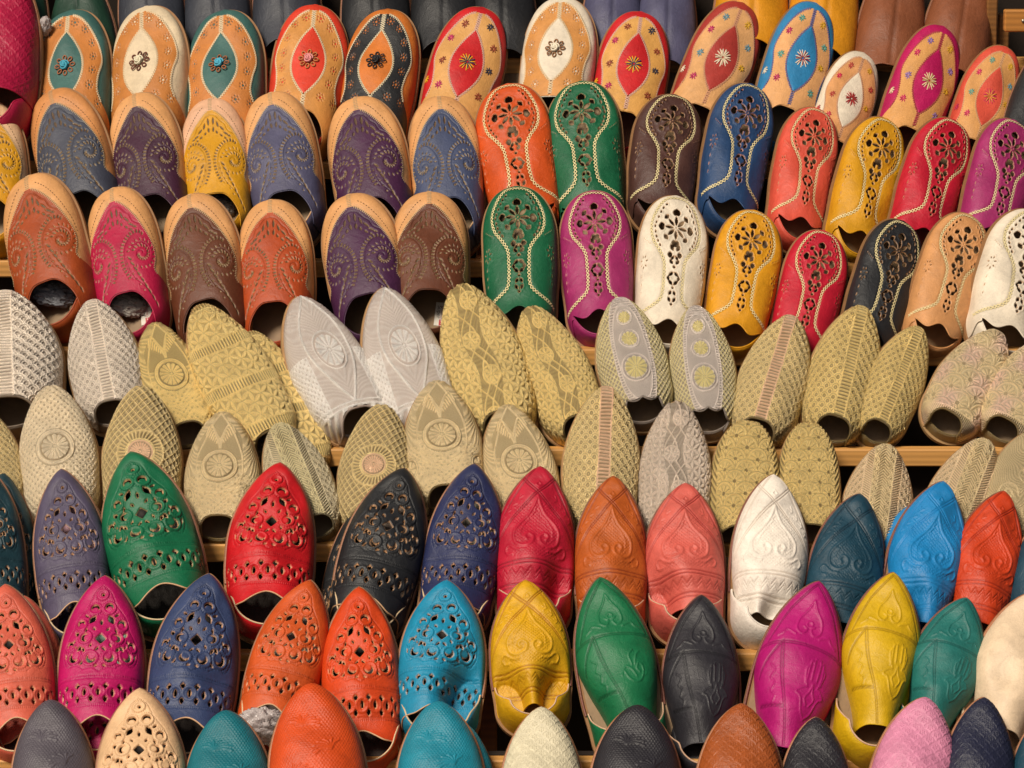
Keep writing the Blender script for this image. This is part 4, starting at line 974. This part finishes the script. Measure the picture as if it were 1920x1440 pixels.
# --- lower gold row
for nm, pat, tip, base, w_, r, gcol, o in (
    ('half hidden gold', 'scale', (-35, 770), (-5, 925), 110, 0, GOLD2, {}),
    ('silver and gold', 'medal', (96, 727), (112, 935), 148, -2, SILG, {}),
    ('left green gold', 'lattice', (266, 727), (262, 940), 148, 0, GOLD2, {}),
    ('pale gold', 'palm', (418, 775), (408, 965), 140, -2, CHAMP, {}),
    ('silvery gold', 'rows', (520, 797), (590, 965), 124, 0, DUO, {}),
    ('right green gold', 'lattice', (718, 762), (690, 955), 138, 0, GOLD2, {}),
    ('middle champagne', 'palm', (818, 717), (838, 908), 148, 0, CHAMP, {}),
    ('right champagne', 'palm', (948, 762), (995, 960), 140, 0, CHAMP, {}),
    ('golden', 'scale', (1137, 728), (1128, 955), 143, 6, GOLD2, {}),
    ('silver', 'cube', (1270, 755), (1264, 980), 138, 0, PEWT, {}),
    ('left gold', 'shell', (1402, 792), (1395, 985), 130, 2, GOLD, dict(rnd=1)),
    ('right gold', 'shell', (1515, 795), (1520, 982), 116, 0, GOLD, dict(rnd=1)),
    ('left dull gold', 'rows', (1662, 836), (1640, 1010), 130, 2, CHAMP, {}),
    ('right dull gold', 'rows', (1848, 826), (1778, 1005), 130, 6, CHAMP, {}),
    ('gold', 'swirl', (1942, 810), (1895, 985), 130, 6, CHAMP, {})):
    o = dict(o); rn = o.pop('rnd', None); add(4, 4, 'goldround' if rn else 'gold', tip, base, w_, r, gcol, nm, pat=pat, **o)
# --- third row from the bottom
for nm, sty, tip, base, w_, r, c, o in (
    ('dark teal', 'perf', (-25, 880), (-12, 1115), 125, 0, 'dkteal', {}),
    ('grey violet', 'perf', (115, 882), (138, 1128), 140, 0, 'greyviolet', dict(ins='#b58a98')),
    ('green', 'perf', (246, 850), (300, 1095), 178, -6, 'emerald', dict(ins='#2a2018')),
    ('bright red', 'perf', (525, 870), (500, 1108), 165, 2, 'truered', dict(ins='#3a3028')),
    ('black', 'perf', (758, 880), (692, 1118), 155, 6, 'black', dict(ins='#b5a090')),
    ('navy blue', 'perf', (890, 872), (852, 1110), 145, 2, 'navy', dict(ins='#a09888')),
    ('crimson', 'emboss', (1013, 877), (1003, 1125), 150, 2, 'carmine', dict(line='#5e0814', dents=((.5, 3.9, .3, 1.0, .6),))),
    ('orange brown', 'emboss', (1150, 895), (1148, 1142), 137, 0, 'ochre', dict(line='#6a1c0c')),
    ('salmon pink', 'emboss', (1285, 908), (1290, 1140), 150, 0, 'salmon', dict(line='#8a1a1a', dents=((-.62, 3.7, .34, .8, .85),))),
    ('white', 'emboss', (1450, 892), (1432, 1155), 143, 4, 'ivory', dict(line='#b5a594', dkp=1, dents=((9, .15, 0, 0, 0), (.15, 4.1, .3, .5, .5), (-.5, 4.1, .2, .5, .3)))),
    ('petrol blue', 'emboss', (1612, 928), (1575, 1165), 142, 6, 'petrol', dict(line='#0a1c28')),
    ('sky blue', 'emboss', (1768, 905), (1728, 1165), 145, 6, 'skyblue', dict(line='#1674b0', dents=((9, .38, 0, 0, 0), (-.4, 3.6, .35, .5, .35)))),
    ('vermilion', 'emboss', (1882, 923), (1838, 1165), 132, 8, 'vermilion', dict(line='#7a1608', dents=((9, .25, 0, 0, 0),))),
    ('dark petrol', 'smooth', (1975, 960), (1950, 1160), 120, 4, 'petrol', {})):
    add(5, 5, sty, tip, base, w_, r, c, nm, **o)
# --- second row from the bottom
for nm, sty, tip, base, w_, r, c, o in (
    ('coral pink', 'perf', (10, 1098), (28, 1345), 152, 0, 'pinkcoral', dict()),
    ('magenta', 'perf', (197, 1082), (182, 1340), 162, 2, 'fuchsia', dict(ins='#9ac0ac')),
    ('denim blue', 'perf', (392, 1078), (350, 1345), 165, 3, 'denim', dict()),
    ('burnt orange', 'perf', (582, 1090), (508, 1320), 142, 2, 'burnt', dict(ins='#a89a90')),
    ('vivid orange', 'perf', (673, 1103), (680, 1370), 150, 0, 'tangerine', dict(dents=((.2, 3.9, .5, .5, .25),))),
    ('turquoise', 'perf', (838, 1090), (818, 1320), 162, 0, 'turquoise', dict(dents=((.56, 3.8, .38, 1.2, 1.25),))),
    ('yellow', 'emboss', (985, 1090), (1000, 1318), 148, 0, 'yellow', dict(line='#8a4406', dents=((.56, 4.0, .34, 1.0, 1.3), (-.56, 4.0, .34, .95, 1.3)))),
    ('leaf green', 'hamsa', (1125, 1085), (1192, 1358), 148, -2, 'leaf', dict(pat='bird', line='#083018', dents=((9, .38, .10, 0, 0),))),
    ('black', 'hamsa', (1315, 1118), (1318, 1392), 142, 0, 'charcoal', dict(line='#0c0c0e', dents=((9, .35, 0, 0, 0),))),
    ('magenta', 'hamsa', (1535, 1093), (1472, 1400), 162, 6, 'hotmagenta', dict(line='#4a0426', dents=((9, .42, .05, 0, 0),))),
    ('yellow', 'hamsa', (1675, 1076), (1648, 1358), 148, 4, 'lemon', dict(line='#6a4a04', dents=((9, .42, .12, 0, 0), (.75, 3.0, .2, 1.0, .35)))),
    ('sea green', 'hamsa', (1812, 1123), (1748, 1352), 140, 6, 'seagreen', dict(line='#0a302e', dents=((9, .42, -.05, 0, 0),))),
    ('pale beige', 'smooth', (1945, 1112), (1885, 1365), 160, 6, 'beige', dict(dents=((9, .40, 0, 0, 0), (-.3, 2.9, .25, .5, .12))))):
    add(6, 6, sty, tip, base, w_, r, c, nm, **o)
# --- bottom row
for nm, sty, tip, base, w_, r, c, o in (
    ('grey', 'meshy', (95, 1315), (98, 1570), 162, 0, 'grey', {}),
    ('sandy beige', 'perf', (262, 1293), (262, 1545), 170, 0, 'sand', {}),
    ('deep teal', 'meshy', (425, 1335), (422, 1590), 172, 0, 'deepteal', {}),
    ('orange', 'meshy', (583, 1285), (600, 1550), 182, 0, '#cc480f', dict(dn=.02)),
    ('turquoise', 'meshy', (822, 1318), (826, 1570), 168, 0, '#158096', {}),
    ('off-white', 'scaly', (1015, 1328), (1018, 1580), 158, 0, 'offwhite', {}),
    ('black', 'meshy', (1195, 1325), (1195, 1580), 176, 0, 'charcoal', {}),
    ('rust brown', 'scaly', (1390, 1322), (1388, 1575), 168, 0, '#a0501f', {}),
    ('small black', 'scaly', (1530, 1347), (1535, 1590), 140, 0, 'charcoal', {}),
    ('rose pink', 'scaly', (1735, 1310), (1708, 1565), 168, 4, 'rose', {}),
    ('midnight blue', 'scaly', (1845, 1310), (1838, 1560), 142, 2, 'ink', {}),
    ('dark teal', 'smooth', (1950, 1352), (1955, 1590), 120, 0, 'petrol', {})):
    add(7, 7, sty, tip, base, w_, r, c, nm, **o)
# --- second slippers of a pair, seen peeping out behind the first
MATES = [((3, 'large gold'), (92, 50), 'right'), ((6, 'coral pink'), (36, 22), 'right'), ((5, 'black'), (-40, 35), 'left'), ((5, 'grey violet'), (34, 40), 'right'), ((5, 'sky blue'), (-58, 45), 'left'), ((7, 'turquoise'), (40, 38), 'right'),
    ((6, 'magenta', 'perf'), (28, 75), 'right'), ((5, 'dark teal'), (30, 8), 'right'), ((7, 'rust brown'), (-24, 50), 'left'), ((7, 'rose pink'), (-18, 55), 'left'), ((7, 'black'), (26, 60), 'right'), ((6, 'black'), (-20, 60), 'left'), ((5, 'navy blue'), (-22, 50), 'left'), ((7, 'sandy beige'), (-24, 50), 'left'), ((6, 'pale beige'), (-30, 55), 'left'), ((5, 'petrol blue'), (-12, 28), 'left')]

GROUPS = {'paisley': 'slippers with pierced paisley vamps', 'stitched': 'slippers with flower cut-outs and cross-stitching', 'tear': 'slippers with a teardrop inset', 'perf': 'pointed slippers with openwork scrolls', 'emboss': 'pointed slippers with embossed hearts', 'hamsa': 'pointed slippers with embossed panels', 'meshy': 'mesh-textured pointed slippers', 'scaly': 'scale-stamped pointed slippers', 'smooth': 'plain pointed slippers', 'plain': 'plain leather slippers hanging above', 'gold': 'gold and silver embroidered slippers', 'goldround': 'gold and silver embroidered slippers'}
def words(d):
    k = d['o'].get('ex') or d['o'].get('pat') or d['sty']; return SW[k]
def text_mesh(s_, size):
    cu = bpy.data.curves.new('t', 'FONT'); cu.body = s_; cu.size = size; cu.align_x = 'CENTER'; cu.align_y = 'CENTER'
    o = bpy.data.objects.new('t', cu); me = bpy.data.meshes.new_from_object(o); bpy.data.objects.remove(o); bpy.data.curves.remove(cu)
    if not me.materials: me.materials.append(None)
    return me
TXT = {}
def tmesh(s_, size):
    if (s_, size) not in TXT: TXT[(s_, size)] = text_mesh(s_, size)
    return TXT[(s_, size)]
stk = MB(); stk.box((0, 0, 0), (.30, .62, .008)); STK = stk.mesh('sticker', False)
sq = MB(); sq.box((0, 0, 0), (.17, .15, .004)); SQ = sq.mesh('size_stamp', False)
def sticker(e, sh, num):
    s_ = obj('size_sticker', STK, plain('#d9d2c4', .5), e); s_.location = (.28, .92, .045); s_.rotation_euler = (0, 0, -.12)
    for txt, sz, x, y in (('Super', .15, -.05, .05), ('Comfort', .10, .04, .05), ('* * * *', .11, -.03, -.20)):
        t = obj('printed_word', tmesh(txt, sz), plain('#a03030' if txt != 'Super' else '#3a3030', .6), s_); t.location = (x, y, .006); t.rotation_euler = (0, 0, -PI / 2 if txt[0] != '*' else -PI / 2)
    b = obj('size_stamp', SQ, plain('#b02028', .5), s_); b.location = (.06, -.22, .006)
    t = obj('printed_number', tmesh(num, .15), plain('#e8dcd0', .6), s_); t.location = (.06, -.22, .0095); t.rotation_euler = (0, 0, -PI / 2)

seqs = {}
for d in T: seqs.setdefault(d['seq'], []).append(d)
used = {}
placed = {}
for i, d in enumerate(T):
    sq_ = seqs[d['seq']]; k = sq_.index(d); o = d['o']; nb = lambda z: z['name'].rstrip(',').replace(', half in frame', '').replace(', cut off by the frame', '')
    left = nb(sq_[k - 1]) if k else None; right = nb(sq_[k + 1]) if k + 1 < len(sq_) else None
    L = d['name'] + ' ' + words(d) + ' ' + RW[d['seq']]
    if len(L.split()) > 15: L = d['name'] + ' ' + words(d).replace('embroidered ', '') + ' ' + RW[d['seq']]
    L = L[0].lower() + L[1:]
    if L in used: L += ' beside the ' + (left or right) + ' one'
    used[L] = 1
    sty = d['sty']; key = tuple(o.get('dents', ()))
    rs = random.Random(i * 7 + 1); roll = d['roll']
    if sty == 'paisley': roll = roll * 1.15 - 1.5
    elif sty == 'stitched' and roll > 0: roll *= 1.5
    elif sty == 'tear': roll = roll * 1.5 - (2 if roll < 0 else 0)
    roll += rs.uniform(-2, 2)
    var = rs.choice((0, 1, 2)) if sty in ('paisley', 'stitched', 'tear', 'perf', 'emboss') else 0
    if not key and sty in ('perf', 'emboss') and var: key = (((.5, 2.5, .38, .55, .13),), ((-.5, 3.1, .34, .6, .20),))[var - 1]
    e, sh, obs = place(d['row'], sty, d['tip'], d['base'], d['wid'], roll, mats_for(sty, d['col'], o if 'g' in o else dict(o, g=d['col'])), L, GROUPS[sty],
        pat=o.get('pat'), skew=(0, .5, -.35)[var], dents=key, seed=var, edge=o.get('edge'), extras=o.get('ex'), dn=o.get('dn', 0.0) + rs.uniform(-.002, .003))
    placed[(d['seq'], d['name'], sty)] = placed[(d['seq'], d['name'])] = (d, i)
    if o.get('num'): sticker(e, sh, o['num'])
    d['e'] = e; d['sh'] = sh
for mk in MATES:
    d, i = placed[mk[0]]; dx, dy = mk[1]; o = d['o']
    place(d['row'], d['sty'] if d['sty'] in ('perf', 'meshy', 'gold') else 'smooth', (d['tip'][0] + dx, d['tip'][1] + dy), (d['base'][0] + dx * .8, d['base'][1] + dy), d['wid'] * .97, d['roll'] + (8 if dx > 0 else -8),
        mats_for(d['sty'] if d['sty'] in ('perf', 'meshy', 'gold') else 'smooth', d['col'], dict(o, g=d['col'])), pat=o.get('pat') if d['sty'] == 'gold' else None, edge=o.get('edge'), label='%s second slipper tucked behind its twin on the %s, %s' % (d['name'], mk[2], RW[d['seq']]), group='second slippers tucked behind the first of a pair', dn=o.get('dn', 0) - .032, extras=None)
print('slippers', NSL, 'meshes', len(bpy.data.meshes), 'tris', sum(sum(1 for _ in [0]) and (len(m.loops) - 2 * len(m.polygons)) for m in bpy.data.meshes))

# ------------------------------------------------------------------ crumpled plastic wrap and paper pushed into some slippers
from mathutils import noise
def crumple_mesh(seed, n1=34, n2=52):
    V = []; Fc = []
    for i in range(n1 + 1):
        for j in range(n2):
            a = PI * i / n1; b = 2 * PI * j / n2; v = Vector((math.sin(a) * math.cos(b), math.sin(a) * math.sin(b), math.cos(a)))
            q_ = v * 1.7 + Vector((seed * 3.1, 0, 0)); r = 1.0 - .35 * abs(noise.noise(q_ * 1.3)) + .30 * abs(noise.noise(q_ * 2.6 + Vector((5, 1, 2)))) - .30 * abs(noise.noise(q_ * 4.0))
            V.append(tuple(v * r))
    for i in range(n1):
        for j in range(n2): a = i * n2 + j; b = i * n2 + (j + 1) % n2; Fc.append((a, a + n2, b + n2, b))
    return mk_mesh('crumpled_wrap', V, Fc)
def plastic(col, tr):
    q = NT('thin_plastic'); q.b.inputs['Base Color'].default_value = lin(col); q.b.inputs['Roughness'].default_value = .24; q.b.inputs['Transmission Weight'].default_value = tr; q.b.inputs['IOR'].default_value = 1.35
    q.b.inputs['Specular IOR Level'].default_value = .5
    tc = q.n('TexCoord'); n1 = q.n('TexNoise', i_Scale=1.2, i_Detail=2.0, i_Distortion=2.5); q.l(tc.outputs['Object'], n1.inputs['Vector']); bp = q.n('Bump', i_Strength=.6, i_Distance=.005); q.l(n1.outputs[0], bp.inputs['Height']); q.l(bp.outputs[0], q.b.inputs['Normal'])
    return q.m
PL = plastic('#cfc4c2', .35); PG = plastic('#85878c', .0); PC = plastic('#b5aea4', .0)
def wrap(px, py, row, dd, sx, sy_, sz, mat, label, seed, rot=0.0):
    p = px2w(px, py, ROW[row][1] + dd); o = bpy.data.objects.new('plastic_wrap', crumple_mesh(seed)); COL.objects.link(o); o.material_slots[0].link = 'OBJECT'; o.material_slots[0].material = mat
    o.location = p; o.scale = (sx, sy_, sz); o.rotation_euler = (.3, rot, .2 * seed); tag(o, label, 'plastic wrap', 'plastic wrap stuffed in slippers')
wrap(492, 1362, 7, -.030, .034, .018, .026, PL, 'clear crumpled plastic bulging below the burnt orange openwork slipper', 1, .2)
wrap(1470, 1392, 7, -.012, .020, .012, .024, PL, 'wisp of clear plastic hanging below the magenta embossed slipper', 2, .5)
wrap(84, 50, 1, .075, .010, .010, .016, PL, 'small white plastic tuft beside the left teal slipper', 3)
def stuff_in(seq, name, y, x, s3, mat, label, seed):
    d, i = placed[(seq, name)]; e = d['e']; p = e.matrix_world @ Vector((x, y - .26, .22)); k = e['hw']
    o = bpy.data.objects.new('plastic_wrap', crumple_mesh(seed)); COL.objects.link(o); o.material_slots[0].link = 'OBJECT'; o.material_slots[0].material = mat
    o.location = p; o.scale = [k * v for v in s3]; o.rotation_euler = (.75, .15, .2); tag(o, label, 'plastic wrap', 'plastic wrap stuffed in slippers')
stuff_in(2, 'rust orange', 1.40, -.05, (.60, .40, .20), PG, 'grey crumpled wrap inside the rust orange slipper of the third row', 4)
stuff_in(2, 'raspberry', 1.40, -.10, (.55, .40, .20), PC, 'pale crumpled wrap inside the raspberry paisley slipper', 5)
stuff_in(1, 'yellow', 1.36, .0, (.55, .38, .20), PC, 'pale crumpled wrap inside the yellow paisley slipper', 6)
